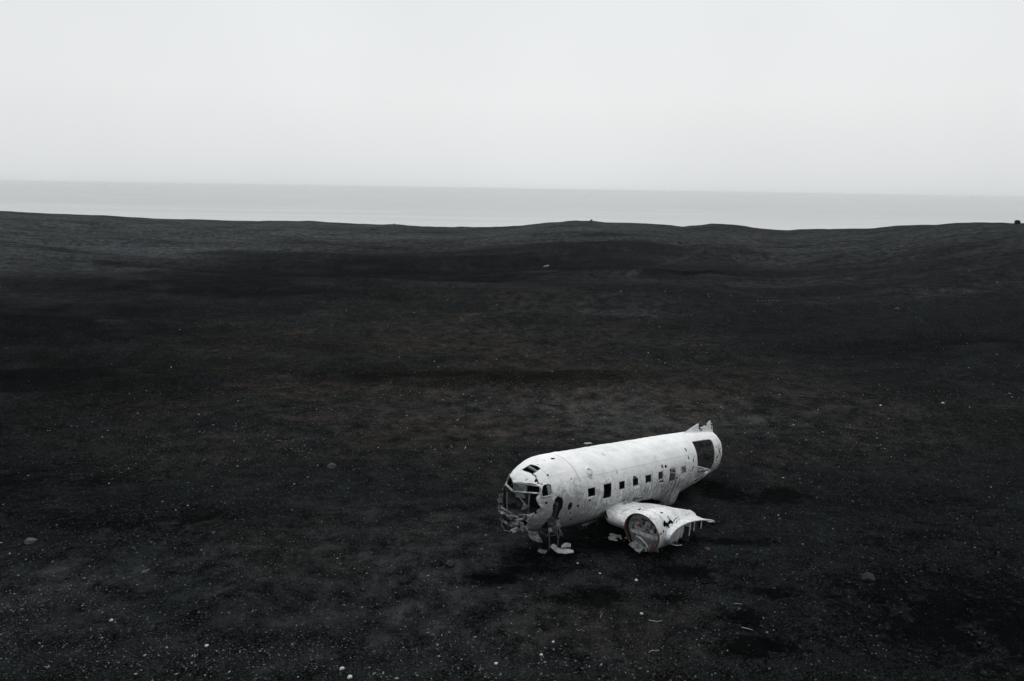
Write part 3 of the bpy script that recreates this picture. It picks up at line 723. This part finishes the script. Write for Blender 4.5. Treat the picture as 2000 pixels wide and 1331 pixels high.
# belly pipe between nose and wing
strip_tube([(.60, .62, -1.17), (.95, .58, -1.20), (1.28, .52, -1.20), (1.70, .5, -1.22)], .05, "belly_pipe", M_GREY, wreck, 8)
strip_tube([(1.72, .5, -1.15), (1.84, .52, -1.2), (1.84, .52, -1.33), (1.74, .5, -1.36), (1.70, .5, -1.28)], .016, "belly_bracket", M_METAL, wreck, 6, closed=True)
strip_tube([(.2, .7, -1.05), (.3, .72, -1.2), (.45, .75, -1.24), (.6, .7, -1.18)], .02, "belly_bracket", M_DARK, wreck, 6)
strip_tube([(1.05, .52, -1.2), (1.08, .5, -1.30), (1.07, .5, -1.40)], .012, "belly_bracket", M_METAL, wreck, 6)

# stub of the tail fin, ragged along its top and back edge
def fin_stub():
    n, m_ = 74, 30
    S2, T = np.meshgrid(np.linspace(8.6, 11.24, n), np.linspace(0, 1, m_), indexing='ij')
    zroof = fus(S2[:, 0], 0.)[2]
    ztop = np.interp(S2[:, 0], [8.6, 9.82, 9.86, 10.0, 10.2, 10.35, 10.5, 10.62, 10.75, 10.9, 11.02, 11.1, 11.24], [1.25, 1.56, 1.545, 1.40, 1.36, 1.43, 1.41, 1.47, 1.50, 1.60, 1.61, 1.60, 1.53])
    ztop = ztop+.05*(fbm(S2[:, 0]*9, S2[:, 0]*0+.5, 131, 3)-.5)*(S2[:, 0] > 9.85)
    Z = zroof[:, None]-.02+(ztop-zroof+.02)[:, None]*T
    half = .075*(1-T)**2+.020
    half = half+.018*(fbm(S2*7, T*3+9, 135, 3)-.5)*(S2 > 9.7)
    cS = (S2[:-1, :-1]+S2[1:, 1:])/2; cZ = (Z[:-1, :-1]+Z[1:, 1:])/2
    hol = (fbm(cS*6+3, cZ*7+3, 141, 3) > .51) & (cS > 9.88) & (cZ > 1.22)
    kp = ~hol
    verts = []; faces = []
    for sg in (1, -1):
        o_ = len(verts)
        verts += list(Larr(S2, sg*half, Z).reshape(-1, 3))
        i_ = np.arange(n*m_).reshape(n, m_)
        fz = np.stack([i_[:-1, :-1], i_[1:, :-1], i_[1:, 1:], i_[:-1, 1:]], -1)[kp]+o_
        if sg < 0: fz = fz[:, ::-1]
        faces += [tuple(map(int, f)) for f in fz]
    o = mesh("tail_fin", verts, faces, M_PAINT, wreck)
    sm_ = o.modifiers.new("thickness", 'SOLIDIFY'); sm_.thickness = .012
fin_stub()

# ---------------- wing stub and engine nacelle on the port side
CH0 = (1.08, -.84); CH1 = (5.65, -1.14); CL = CH1[0]-CH0[0]
def airf(x, T=.165): return 5*T*(.2969*np.sqrt(np.maximum(x, 0))-.126*x-.3516*x**2+.2843*x**3-.1015*x**4)
def wing_z(x, top=1): return CH0[1]+(CH1[1]-CH0[1])*x+CL*(.07*x*(1-x)+top*airf(x))
NY, NZ, NR = 2.81, -.785, .64
def nac_r(s): return NR*(1-.015*np.clip((s-.6)/1.5, 0, 1))-.34*np.clip((s-1.7)/2.4, 0, 1)**1.6
def nac_z(s): return NZ-.02*np.clip(s-.6, 0, 1.2)-.10*np.clip((s-1.6)/2.4, 0, 1)
def smax(a, b, k_):
    h = np.clip(.5+.5*(a-b)/k_, 0, 1); return b+(a-b)*h+k_*h*(1-h)
TIP = 3.62
def wing_top(s, y):
    x = np.clip((s-CH0[0])/CL, 0, 1)
    z = wing_z(x, 1)
    r_ = nac_r(s)+.012; dy = np.abs(y-NY); c_ = nac_z(s)
    nz = np.where(dy < r_*.985, c_+np.sqrt(np.maximum(r_**2-dy**2, 0)), c_-(dy-r_)*2.0)
    nz = np.where(s > 1.15, nz, -5)
    z = smax(z, nz, .16*np.clip((s-1.1)/.6, .05, 1))
    # fillet rising against the fuselage
    z = z+.05*np.exp(-np.clip(y-1.13, 0, None)/.14)*sstep(0, .2, x)*(1-x)
    z = z-.10*np.exp(-np.clip(y-1.18, 0, None)/.22)*sstep(2.7, 3.2, s)*(1-sstep(5.0, 5.6, s))
    return z
xs = (1-np.cos(np.linspace(0, np.pi, 270)))/2
ys = np.linspace(1.02, TIP, 250)
XX, YY = np.meshgrid(xs, ys, indexing='ij')
SS = CH0[0]+CL*XX+.28*np.clip((1.32-YY)/.30, 0, 1)**1.5*(1-XX)**3
ZT = wing_top(SS, YY)+.010*(fbm(SS*3+5, YY*3+5, 151, 3)-.5)
rimk = np.interp(ys, [.95, 1.35, 1.6, 2.0, 2.35, 2.9, 3.3, 3.5, 3.54, TIP], [5.62, 5.6, 5.2, 4.75, 4.45, 4.1, 3.85, 3.65, 4.3, 4.42])
Scw = (SS[:-1, :-1]+SS[1:, 1:])/2; Ycw = (YY[:-1, :-1]+YY[1:, 1:])/2
kp = Scw < np.interp(Ycw, ys, rimk)+.22*(fbm(Ycw*5+7, Scw*2+7, 161, 3)-.5)
WHOLES = [(2.01, 1.91, .09, .045), (1.48, 3.04, .075, .045), (1.20, 3.35, .10, .08), (1.34, 3.38, .06, .05), (1.61, 3.34, .07, .05), (1.58, 3.25, .03, .075), (3.0, 3.18, .03, .03), (2.3, 2.62, .03, .02)]
jw = .05*(fbm(Scw*9, Ycw*9, 171, 3)-.5); jw2 = .05*(fbm(Scw*9+30, Ycw*9, 173, 3)-.5)
for a, b, ra, rb in WHOLES: kp &= ~(((Scw+jw-a)/ra)**2+((Ycw+jw2-b)/rb)**2 < 1)
# long torn slit beside the fuselage and along the nacelle root
def slit(pts, wdt): return seg_dist(Scw+jw*.6, Ycw+jw2*.6, pts) < wdt*(.4+1.2*fbm(Scw*6+3, Ycw*6+3, 181, 2))
for pts_, w_ in (([(1.40, 1.60), (1.75, 1.64), (2.11, 1.68)], .010), ([(2.75, 1.80), (2.95, 1.95), (2.76, 2.04)], .012), ([(2.11, 1.68), (2.7, 1.74), (3.6, 1.84), (4.28, 1.91)], .008), ([(1.66, 3.37), (2.2, 3.27)], .011), ([(1.82, 3.41), (2.27, 3.31)], .007), ([(1.24, 3.40), (1.41, 3.36), (1.6, 3.33)], .02), ([(3.3, 2.2), (3.7, 2.45)], .008)):
    kp &= ~slit(pts_, w_)
kp &= ~((Ycw < 1.22+.07*fbm(Scw*5+3, Ycw*2+3, 177, 3)) & (Scw > 2.72))
ctop = (ZT[:-1, :-1]+ZT[1:, 1:])/2
iw = np.arange(SS.size).reshape(SS.shape)
ft = np.stack([iw[:-1, :-1], iw[:-1, 1:], iw[1:, 1:], iw[1:, :-1]], -1)[kp][:, ::-1]
# lower skin from the leading edge back to where it is torn away
xb = (1-np.cos(np.linspace(0, np.pi*.33, 26)))/2
XB, YB = np.meshgrid(xb, np.linspace(1.02, TIP, 70), indexing='ij')
SB = CH0[0]+CL*XB+.28*np.clip((1.32-YB)/.30, 0, 1)**1.5*(1-XB)**3; ZBt = wing_z(XB, -1)
kb = SB[:-1, :-1] < 1.98+.2*(fbm(YB[:-1, :-1]*4, SB[:-1, :-1], 191, 2)-.5)+np.where(YB[:-1, :-1] < 2.1, .9, 0)
ib = np.arange(SB.size).reshape(SB.shape)
fb = np.stack([ib[:-1, :-1], ib[1:, :-1], ib[1:, 1:], ib[:-1, 1:]], -1)[kb][:, ::-1]
vv = np.concatenate([Larr(SS, YY, ZT).reshape(-1, 3), Larr(SB, YB, ZBt).reshape(-1, 3)])
fa = np.concatenate([ft, fb+SS.size])
us, iv = np.unique(fa, return_inverse=True)
wing = mesh("wing_stub", vv[us], iv.reshape(-1, 4), [M_WING, M_IN], wreck)
wing.data.flip_normals()
sm_ = wing.modifiers.new("skin", 'SOLIDIFY'); sm_.thickness = .014; sm_.offset = -1; sm_.material_offset = 1
# end rib: flange along the cut end, upright stiffeners, dark web set inside
flange = []
for x in np.linspace(.66, 0, 40): flange.append((CH0[0]+CL*x, TIP+.01, float(wing_z(np.array(x), 1))-.02))
for x in np.linspace(.01, .20, 14): flange.append((CH0[0]+CL*x, TIP+.01, float(wing_z(np.array(x), -1))+.015))
strip_tube(flange, .015, "end_rib", M_PAINT, wing, 6)
for s_, zb_, wd_ in ((1.61, -1.04, .03), (1.90, -.93, .022), (2.46, -.97, .035), (2.77, -.87, .025), (3.31, -.88, .03)):
    zt_ = float(wing_z(np.array((s_-CH0[0])/CL), 1))-.02
    bar((s_, TIP, zt_), (s_+.02, TIP, zb_), wd_*1.25, .03, "rib_stiffener", M_PALE, wing)
webv = []; wx = np.linspace(.01, .60, 20)
for x in wx:
    s_ = CH0[0]+CL*x; lo = max(float(wing_z(np.array(x), -1)), -1.1)
    if x > .22: lo = -1.02
    webv += [L(s_, TIP-.36, float(wing_z(np.array(x), 1))-.03), L(s_, TIP-.36, lo+.02)]
mesh("rib_web", webv, [(2*i, 2*i+1, 2*i+3, 2*i+2) for i in range(19)], M_DARK, wing, smooth=False)
bar((2.6, 1.2, -.98), (2.6, TIP-.05, -.98), .04, .5, "wing_spar", M_DARK, wing, side=(1, 0, 0))
# bits of the fillet sticking up along the fuselage and the ragged spike at the trailing edge
sheet((3.08, 1.25, -.53), (.30, .0, .0), (0, .09, .10), "fillet_tab", M_PAINT, wing, .04, 51, .25)
sheet((2.3, 1.27, -.46), (.30, .0, .0), (0, .06, .10), "fillet_tab", M_PAINT, wing, .04, 52, .25)
sheet((4.36, TIP-.13, -.84), (.24, .02, -.03), (0, .10, .0), "trailing_strip", M_PAINT, wing, .03, 54, .35)

# nacelle shell
ns = np.concatenate([np.linspace(.54, 1.8, 64), np.linspace(1.82, 3.9, 70)])
nth = np.radians(np.arange(-180, 180.1, 2.))
NS, NT = np.meshgrid(ns, nth, indexing='ij')
rr = nac_r(NS)+.006*(fbm(NS*4+3, NT*3+9, 201, 3)-.5)
NYY = NY+rr*np.sin(NT); NZZ = nac_z(NS)+rr*np.cos(NT)
tilt = -.28*(NZZ-NZ)*np.clip(1-(NS-.54)/1.2, 0, 1)      # the front ring leans
NSS = NS+.16*np.clip(1-(NS-.54)/1.2, 0, 1)+tilt
cS = (NSS[:-1, :-1]+NSS[1:, 1:])/2; cT = np.degrees((NT[:-1, :-1]+NT[1:, 1:])/2)
kp = np.ones(cS.shape, bool)
jn = .05*(fbm(cS*9, cT*.2, 211, 3)-.5); jt = 4*(fbm(cS*9+40, cT*.2, 213, 3)-.5)
for a, b, ra, rb in [(.86, 108, .05, .06), (1.16, 56, .11, .09), (.99, 75, .05, .04), (.82, 80, .06, .05), (1.1, 88, .05, .04), (1.3, -40, .12, .05), (1.9, 40, .05, .07), (1.8, 66, .08, .05), (.9, 92, .03, .05), (2.0, 78, .06, .06)]:
    kp &= ~(((cS+jn-a)/ra)**2+((cT+jt-b)*.0112/rb)**2 < 1)
kp &= ~((np.abs(cT) > 150) & (cS > 1.9))                # wheel well
kp &= ~((cS < 1.25) & (np.abs(cT+168+jt) < 22) & (cS < .9+jn*4))
kp &= ~((cS < 1.02+jn*3) & (cT < -138) & (cT > -180))
cY = (NYY[:-1, :-1]+NYY[1:, 1:])/2; cZ = (NZZ[:-1, :-1]+NZZ[1:, 1:])/2
kp &= ~((cS > 1.22) & (cZ > wing_top(cS, cY)-.09))       # under the wing skin there is no second skin
inn = np.arange(NS.size).reshape(NS.shape)
fn = np.stack([inn[:-1, :-1], inn[:-1, 1:], inn[1:, 1:], inn[1:, :-1]], -1)[kp]
us, iv = np.unique(fn, return_inverse=True)
nac = mesh("engine_nacelle", Larr(NSS, NYY, NZZ).reshape(-1, 3)[us], iv.reshape(-1, 4), [M_WING, M_IN], wreck)
p0 = nac.data.polygons[len(nac.data.polygons)//3]
cz = np.array(p0.center); out = cz-np.array(L(cz[0], NY, NZ)); out[0] = 0
if np.dot(out, np.array(p0.normal)) < 0: nac.data.flip_normals()
sm_ = nac.modifiers.new("skin", 'SOLIDIFY'); sm_.thickness = .016; sm_.offset = -1; sm_.material_offset = 1
def front(y, z, back=0.): return (.70-.28*(z-NZ)+back, y, z)
def npol(r_, dg, back=0.): return front(NY+r_*math.sin(R(dg)), NZ+r_*math.cos(R(dg)), back)
# rusty mounting ring in two arcs, dark sealing lip above
strip_tube([npol(.612, d_, .02) for d_ in range(-128, -63, 4)], .04, "mount_ring", M_RUST, nac, 8)
strip_tube([npol(.612, d_, .02) for d_ in range(74, 165, 4)], .034, "mount_ring", M_RUST, nac, 8)
strip_tube([npol(.618, d_, .02) for d_ in range(-62, 73, 4)], .022, "mount_lip", M_DARK, nac, 8)
# firewall plate with a girder, pockets, boxes and pipes
pts = [npol(.60, d_, .20) for d_ in range(-180, 180, 6)]
n = len(pts)
mesh("firewall", [L(*p) for p in pts]+[L(p[0]+.03, p[1], p[2]) for p in pts], [tuple(range(n)), tuple(range(2*n-1, n-1, -1))]+[(i, n+i, n+(i+1) % n, (i+1) % n) for i in range(n)], M_FIRE, nac, smooth=False)
bar(front(NY-.52, NZ-.10, .20), front(NY+.47, NZ-.13, .20), .05, .13, "firewall_beam", M_PALE, nac, side=(1, 0, 0))
bar(front(NY-.5, NZ+.10, .22), front(NY+.5, NZ+.04, .22), .04, .05, "firewall_beam", M_PALE, nac, side=(1, 0, 0))
for y_, z_, w_, h_, m_, dp in ((-.15, .18, .10, .08, M_REDP, .13), (.11, .10, .08, .05, M_REDP, .15), (.18, .22, .16, .10, M_METAL, .16), (.28, .33, .05, .14, M_METAL, .12), (-.28, .32, .12, .05, M_METAL, .17), (-.30, .22, .18, .10, M_PALE, .21), (.02, .40, .20, .04, M_DARK, .16), (.26, .06, .12, .10, M_PALE, .18), (-.02, .28, .07, .12, M_DARK, .17), (.40, .14, .06, .16, M_DARK, .16), (-.42, .06, .06, .2, M_DARK, .2), (.05, .02, .22, .07, M_METAL, .19)):
    bar(front(NY+y_-w_/2, NZ+z_, dp+.02), front(NY+y_+w_/2, NZ+z_, dp+.02), .08, h_, "firewall_box", m_, nac, side=(1, 0, 0))
for a, b in (((-.45, .25), (.0, .47)), ((.1, .45), (.42, .3)), ((-.1, .1), (-.08, .42)), ((.2, .0), (.33, .36)), ((-.4, .0), (-.25, .35))):
    strip_tube([front(NY+a[0], NZ+a[1], .14), front(NY+(a[0]+b[0])/2, NZ+(a[1]+b[1])/2+.03, .09), front(NY+b[0], NZ+b[1], .14)], .016, "firewall_pipe", M_METAL, nac, 6)
sheet(front(NY-.32, NZ-.35, .16), (.02, .18, -.05), (.03, .02, -.20), "firewall_panel", M_GREY, nac, .05, 61, .25)
sheet(front(NY+.33, NZ-.35, .12), (.02, .20, .02), (.06, .02, -.22), "firewall_panel", M_METAL, nac, .04, 62, .2)
# crumpled cowl pieces spilling out of the lower half
sheet(front(NY+.03, NZ-.37, .06), (0, .22, -.12), (.05, .04, .11), "torn_cowling", M_GREY, nac, .05, 63, .2, bend=.06)
sheet(front(NY-.13, NZ-.48, -.04), (-.02, .24, -.10), (.10, .06, .14), "torn_cowling", M_METAL, nac, .06, 64, .25, bend=-.05)
strip_tube([front(NY-.2, NZ-.18, .02), front(NY+.0, NZ-.22, -.02), front(NY+.18, NZ-.36, -.02), front(NY+.28, NZ-.56, .03)], .028, "torn_cowling", M_PALE, nac, 8)
for i in range(6):
    sheet(front(NY+rg.uniform(-.35, .3), NZ+rg.uniform(-.55, -.2), rg.uniform(.02, .14)), (.02, rg.uniform(.05, .12), rg.uniform(-.05, .05)), (.04, .02, -.07), "torn_cowling", rg.choice([M_METAL, M_GREY, M_DARK]), nac, .06, 70+i, .35, n=9)

# ---------------------------------------------------------------- loose scraps on the sand
def scrap(name, label, parts, cat="metal scrap", group=None):
    """parts: (mesh object builders) - first makes the root"""
    root = parts
    return tag(root, label, cat, group)
def gsheet(x, y, u, v, lift, name, mat, **kw):
    return sheet((x, y, H(x, y)+lift), u, v, name, mat, parent=None, conv=False, **kw)
def ribbon(a_, b_, name, mat, la, lb, parent=None, n=28, seed=1):
    a_ = np.array(a_, float); b_ = np.array(b_, float)
    def res(p, k_):
        d = np.concatenate([[0], np.cumsum(np.hypot(*np.diff(p[:, :2], axis=0).T))]); t = np.linspace(0, d[-1], k_)
        return np.stack([np.interp(t, d, p[:, q]) for q in range(2)], -1)
    A_, B_ = res(a_, n), res(b_, n); vv = []
    for q in np.linspace(0, 1, 7):
        xy = A_*(1-q)+B_*q
        hh = height(xy[:, 0], xy[:, 1])+la*(1-q)+lb*q+.05*math.sin(q*math.pi)+.045*(fbm(xy[:, 0]*6+seed, xy[:, 1]*6+20, seed, 3)-.5)
        vv.append(np.concatenate([xy, hh[:, None]], 1))
    o = mesh(name, np.concatenate(vv), grid_faces(7, n), mat, parent)
    sm_ = o.modifiers.new("thickness", 'SOLIDIFY'); sm_.thickness = .01
    return o
o = ribbon([(1.37, 23.9), (1.48, 23.54), (1.6, 23.34), (1.8, 23.26), (1.97, 23.29), (2.1, 23.32)], [(1.53, 23.92), (1.6, 23.66), (1.70, 23.5), (1.85, 23.48), (1.99, 23.50), (2.06, 23.38)], "metal_scrap", M_PALE, .05, .12, seed=301)
tag(o, "large white bent strip of sheet metal lying on the sand below the torn nose", "metal scrap")
ribbon([(1.70, 23.52), (1.80, 23.62), (1.9, 23.64), (2.02, 23.62)], [(1.74, 23.62), (1.80, 23.78), (1.9, 23.82), (2.02, 23.74)], "curled_edge", M_PALE, .12, .20, o, 16, 303)
o = gsheet(1.10, 23.55, (.13, -.09, .0), (.05, .09, .02), .05, "metal_scrap", M_GREY, amp=.04, seed=303, ragged=.3)
tag(o, "small grey flake of sheet metal left of the large white bent strip", "metal scrap")
fr = [(3.38, 24.86, .06), (3.55, 24.60, .07), (3.80, 24.50, .10), (4.02, 24.62, .06), (3.90, 24.80, .08), (3.65, 24.78, .12)]
o = gsheet(3.68, 24.68, (.34, -.17, .02), (.10, .13, .05), .08, "metal_scrap", M_PALE, amp=.10, seed=312, ragged=.45, holes=.47, n=30, freq=2.4)
tag(o, "pale lacy scrap of torn metal full of holes lying beside the open engine nacelle", "metal scrap")
o = gsheet(3.95, 38.0, (.19, -.05, .02), (.02, .045, .02), .04, "metal_scrap", M_PALE, amp=.05, seed=305, ragged=.35)
tag(o, "white metal splinter on the sand just behind the fuselage roof", "metal scrap")
o = gsheet(6.55, 23.8, (.06, -.03, .0), (.02, .045, .02), .03, "metal_scrap", M_RUST, amp=.04, seed=306, ragged=.3)
tag(o, "small rusty fragment on the sand below the cut wing end", "metal scrap")
o = gsheet(5.06, 119., (.42, -.1, .05), (.1, .3, .06), .05, "metal_scrap", M_GREY, amp=.2, seed=307, ragged=.35)
tag(o, "grey flat slab far out on the dark plain left of the track", "metal scrap")
def twig(label, pts, r_, mat=M_WOOD, name="driftwood_stick", cat="stick"):
    o = strip_tube([(a, b, H(a, b)+c_) for a, b, c_ in pts], r_, name, mat, None, 6, conv=False, taper=(.75, .45))
    return tag(o, label, cat)
twig("short thick bleached stick on dark wet sand right of the wreck", [(6.36, 19.30, .03), (6.48, 19.2, .05), (6.62, 19.14, .03)], .016)
twig("straight thin pale stick lying right of the wreck, above the thick one", [(6.5, 20.56, .03), (6.6, 20.55, .04), (6.72, 20.53, .03)], .010)
twig("thin curved pale wire on the sand in front of the nacelle", [(3.86, 19.45, .03), (3.95, 19.38, .05), (4.08, 19.36, .04), (4.22, 19.42, .03)], .007, M_PALE, "wire", "wire")
twig("long thin pale wire nearest the bottom edge in front of the nacelle", [(3.62, 18.02, .03), (3.72, 18.08, .05), (3.82, 18.07, .04), (3.9, 18.1, .03)], .007, M_PALE, "wire", "wire")
twig("crooked pale twig on the sand below the white bent strip", [(1.85, 19.1, .03), (1.92, 19.0, .05), (1.98, 19.06, .05), (2.08, 19.04, .02)], .007)
twig("slanting pale twig midway between bent strip and curved wire", [(2.56, 19.7, .02), (2.6, 19.8, .05), (2.66, 19.92, .03)], .009)

# ---------------------------------------------------------------- rocks
def ico(sub=2):
    t = (1+5**.5)/2
    v = [(-1, t, 0), (1, t, 0), (-1, -t, 0), (1, -t, 0), (0, -1, t), (0, 1, t), (0, -1, -t), (0, 1, -t), (t, 0, -1), (t, 0, 1), (-t, 0, -1), (-t, 0, 1)]
    f = [(0, 11, 5), (0, 5, 1), (0, 1, 7), (0, 7, 10), (0, 10, 11), (1, 5, 9), (5, 11, 4), (11, 10, 2), (10, 7, 6), (7, 1, 8), (3, 9, 4), (3, 4, 2), (3, 2, 6), (3, 6, 8), (3, 8, 9), (4, 9, 5), (2, 4, 11), (6, 2, 10), (8, 6, 7), (9, 8, 1)]
    v = [np.array(p)/np.linalg.norm(p) for p in v]
    for _ in range(sub):
        cache = {}; nf = []
        def mid(a, b):
            k_ = (min(a, b), max(a, b))
            if k_ not in cache:
                p = v[a]+v[b]; v.append(p/np.linalg.norm(p)); cache[k_] = len(v)-1
            return cache[k_]
        for a, b, c_ in f:
            ab, bc, ca = mid(a, b), mid(b, c_), mid(c_, a)
            nf += [(a, ab, ca), (b, bc, ab), (c_, ca, bc), (ab, bc, ca)]
        f = nf
    return np.array(v), np.array(f)
IV, IF = ico(3)
M_ROCK = plain("grey_lava_rock", (.062, .068, .07), (.02, .022, .023), 9, .85)
M_ROCKD = plain("dark_lava_rock", (.0085, .0095, .010), (.004, .0046, .0048), 9, .9)
M_STONE = plain("pale_stone", (.50, .52, .52), (.28, .29, .29), 14, .8)
def rock(x, y, sx_, sy_, sz_, seed, mat, label, name="rock", cat="rock", group=None, sink=.25):
    rg_ = np.random.RandomState(seed)
    v = IV.copy()
    for q in range(7):                                   # flat broken faces
        d_ = rg_.randn(3); d_ /= np.linalg.norm(d_); h_ = .62+.3*rg_.rand()
        pr = v@d_; v = v-np.clip(pr-h_, 0, None)[:, None]*d_*.9
    v = v*(1+.16*(fbm(v[:, 0]*2+seed+9, v[:, 1]*2+v[:, 2]*1.7+9, seed, 3)-.5))[:, None]
    a_ = rg_.rand()*6.28; ca, sa = math.cos(a_*.2), math.sin(a_*.2)
    v = v*np.array([sx_, sy_, sz_])
    v = np.stack([v[:, 0]*ca-v[:, 1]*sa, v[:, 0]*sa+v[:, 1]*ca, v[:, 2]], -1)
    o = mesh(name, v, IF, mat, None)
    o.location = (x, y, H(x, y)+sz_*(1-2*sink)*.8)
    return tag(o, label, cat, group)
rock(-15.47, 23.5, .21, .17, .13, 1, M_ROCK, "lone grey boulder on the sand at the far left edge")
rock(-8.14, 33.8, .20, .17, .14, 2, M_ROCK, "grey angular rock on brown gravel left of the aircraft nose")
rock(10.98, 21.95, .22, .2, .14, 3, M_ROCKD, "dark low boulder half sunk in sand right of the wreck")
rock(-1.79, 22.4, .16, .14, .1, 4, M_ROCKD, "dark crumbly rock on the sand below and left of the nose")
rock(-4.02, 17.12, .065, .05, .045, 5, M_STONE, "white rounded stone near the bottom edge, left one of a close pair", "stone", "stone")
rock(-3.76, 16.78, .06, .06, .045, 6, M_STONE, "white rounded stone near the bottom edge, right one of a close pair", "stone", "stone")
rock(90.9, 142.5, .58, .5, .4, 7, M_ROCKD, "dark boulder on the skyline at the far right edge", sink=.15)
rock(19.7, 200.3, .33,.3,.3, 8, M_ROCKD, "small dark rock crowning the low mound on the skyline", sink=.1)
rock(-34.3, 225.6, .3, .3, .2, 9, M_ROCKD, "small dark rock on the skyline left of the mound", sink=.15)
rock(-36.4, 204.2, .8, .5, .35, 10, M_ROCKD, "dark flat rock just below the skyline on the left", sink=.2)
rock(32.5, 153.2, .38, .35, .32, 11, M_ROCKD, "dark round rock beside the far end of the track", sink=.15)
rock(39.06, 78.4, .35, .28, .2, 12, M_ROCK, "grey rock on the plain to the right, beyond the wreck", sink=.2)
for i, (x, y, s_, lb) in enumerate([(3.89, 21.85, .045, "white pebble on the sand straight in front of the nacelle"), (3.72, 19.81, .042, "white pebble between the nacelle and the curved wire"),
    (2.81, 22.05, .035, "white pebble between the bent strip and the nacelle"), (.87, 17.9, .04, "white pebble by the bottom edge below the bent strip"), (1.2, 18.46, .036, "pale pebble above the one by the bottom edge"),
    (2.17, 22.66, .032, "pale pebble just right of the white bent strip"), (-7.69, 18.06, .045, "brightest white pebble in the speckled gravel at lower left"), (-10.69, 19.15, .045, "white flat pebble in the gravel toward the left edge"),
    (-11.02, 21.8, .085, "grey pointed stone in the gravel right of the lone boulder"), (-1.98, 18.77, .05, "dull grey pebble below the dark crumbly rock"), (-.27, 17.53, .04, "white pebble near the bottom edge beside a dark wet spot"),
    (3.3, 17.36, .05, "dull grey pebble at the bottom edge below the long wire")]):
    rock(x, y, s_*1.15, s_, s_*.75, 30+i, M_STONE if i not in (8, 9, 11) else M_ROCK, lb, "pebble", "pebble")
rock(22.19, 45.24, .075, .06, .05, 60, M_STONE, "pale stone standing alone on the gravel to the right", "stone", "stone")
rock(26.2, 45.75, .11, .07, .05, 61, M_STONE, "pale flat stone in the small cluster near the right edge", "stone", "stone")
for i in range(6):
    rock(26.6+i*.42, 83.9+.02*i, .06, .05, .035, 64+i, M_STONE, "pale stone in a short straight row out on the plain", "stone", "stone", "row of pale stones on the plain")

# ---------------------------------------------------------------- gravel: uncountable pebbles strewn over the sand
def gravel():
    rg_ = np.random.RandomState(77)
    N = 430000
    yy = 14*np.exp(rg_.rand(N)*math.log(105/14.)); xx = (rg_.rand(N)*2-1)*(yy*.72+3)
    dens = .15+.85*sstep(.42, .72, fbm(xx/3.5+5, yy/2.5+5, 231, 5))
    patch = blobs(xx, yy, [(2, 44, 14, 6, 1), (10, 42, 9, 5, .9), (-12.5, 20.5, 6, 3.5, .95), (-8, 18.4, 4, 2.6, .9), (-15, 37, 12, 6, .55), (23, 43, 9, 5, .6), (-2, 36, 9, 4, .6), (34, 53, 5, 3, .8), (12, 62, 14, 8, .6), (2, 18.5, 6, 3, .5), (-5, 19, 4, 3, .4), (13, 80, 10, 5, .5), (20, 62, 14, 8, .3), (5, 20.5, 3, 1.5, .3), (-20, 25, 9, 6, .35)])
    wet_shade_p = blobs(xx, yy, WET_SHADE)
    pr = np.clip((.10+.9*patch)*dens*(1-.7*wet_shade_p), 0, 1)*np.clip(.55+.45*(60-yy)/40, .15, 1)
    kp_ = rg_.rand(N) < pr
    xx, yy = xx[kp_], yy[kp_]; n = len(xx)
    sz = (.0045+.008*rg_.rand(n)**3+.024*rg_.rand(n)**16)*(1+.35*sstep(24, 40, yy)+np.clip((yy-40)/40, 0, 1.5))
    zz = height(xx, yy)
    nb = 1-sstep(45, 80, np.hypot(xx, yy))
    zz = zz+nb*(.10*(fbm(xx*.9, yy*.9, 21, 5)-.5)+.06*(fbm(xx*2.7+9, yy*2.7, 31, 3)-.5))
    oc = np.array([(1, 0, 0), (0, 1, 0), (-1, 0, 0), (0, -1, 0), (0, 0, 1), (0, 0, -1), (.7, .7, .5), (-.7, .6, .45)], float)
    of = np.array([(6, 4, 0), (6, 1, 4), (6, 0, 5), (6, 5, 1), (7, 4, 1), (7, 2, 4), (7, 1, 5), (7, 5, 2), (2, 3, 4), (3, 0, 4), (3, 2, 5), (0, 3, 5)])
    an = rg_.rand(n)*6.283; ca, sa = np.cos(an), np.sin(an)
    sc_ = np.stack([sz*(1+.9*rg_.rand(n)), sz*(.7+.5*rg_.rand(n)), sz*(.55+.4*rg_.rand(n))], -1)
    P = oc[None]*sc_[:, None]*(1+.5*(rg_.rand(n, 8, 1)-.5))
    X = P[..., 0]*ca[:, None]-P[..., 1]*sa[:, None]+xx[:, None]; Y = P[..., 0]*sa[:, None]+P[..., 1]*ca[:, None]+yy[:, None]
    Z = P[..., 2]+(zz+sz*.25)[:, None]
    V_ = np.stack([X, Y, Z], -1).reshape(-1, 3)
    F_ = (of[None]+8*np.arange(n)[:, None, None]).reshape(-1, 3)
    g = G("mixed_gravel"); t = g.att("tone"); b = g.att("tint")
    col = g.mix(t, (.020, .022, .023), (.40, .42, .425))
    col = g.mix(b, col, (.12, .055, .030))
    o = mesh("gravel", V_, F_, g.fin(col, .85, 0, .2), None, smooth=False)
    tone = np.clip(.8*rg_.rand(n)**2.8+.3*(rg_.rand(n) > .94), 0, 1)
    tint = ((rg_.rand(n) < .05+.40*blobs(xx, yy, BROWN))*rg_.rand(n)*.9)
    attr(o, "tone", np.repeat(tone, 8)); attr(o, "tint", np.repeat(tint, 8))
    tag(o, kind="stuff")
    print("gravel", n)
gravel()
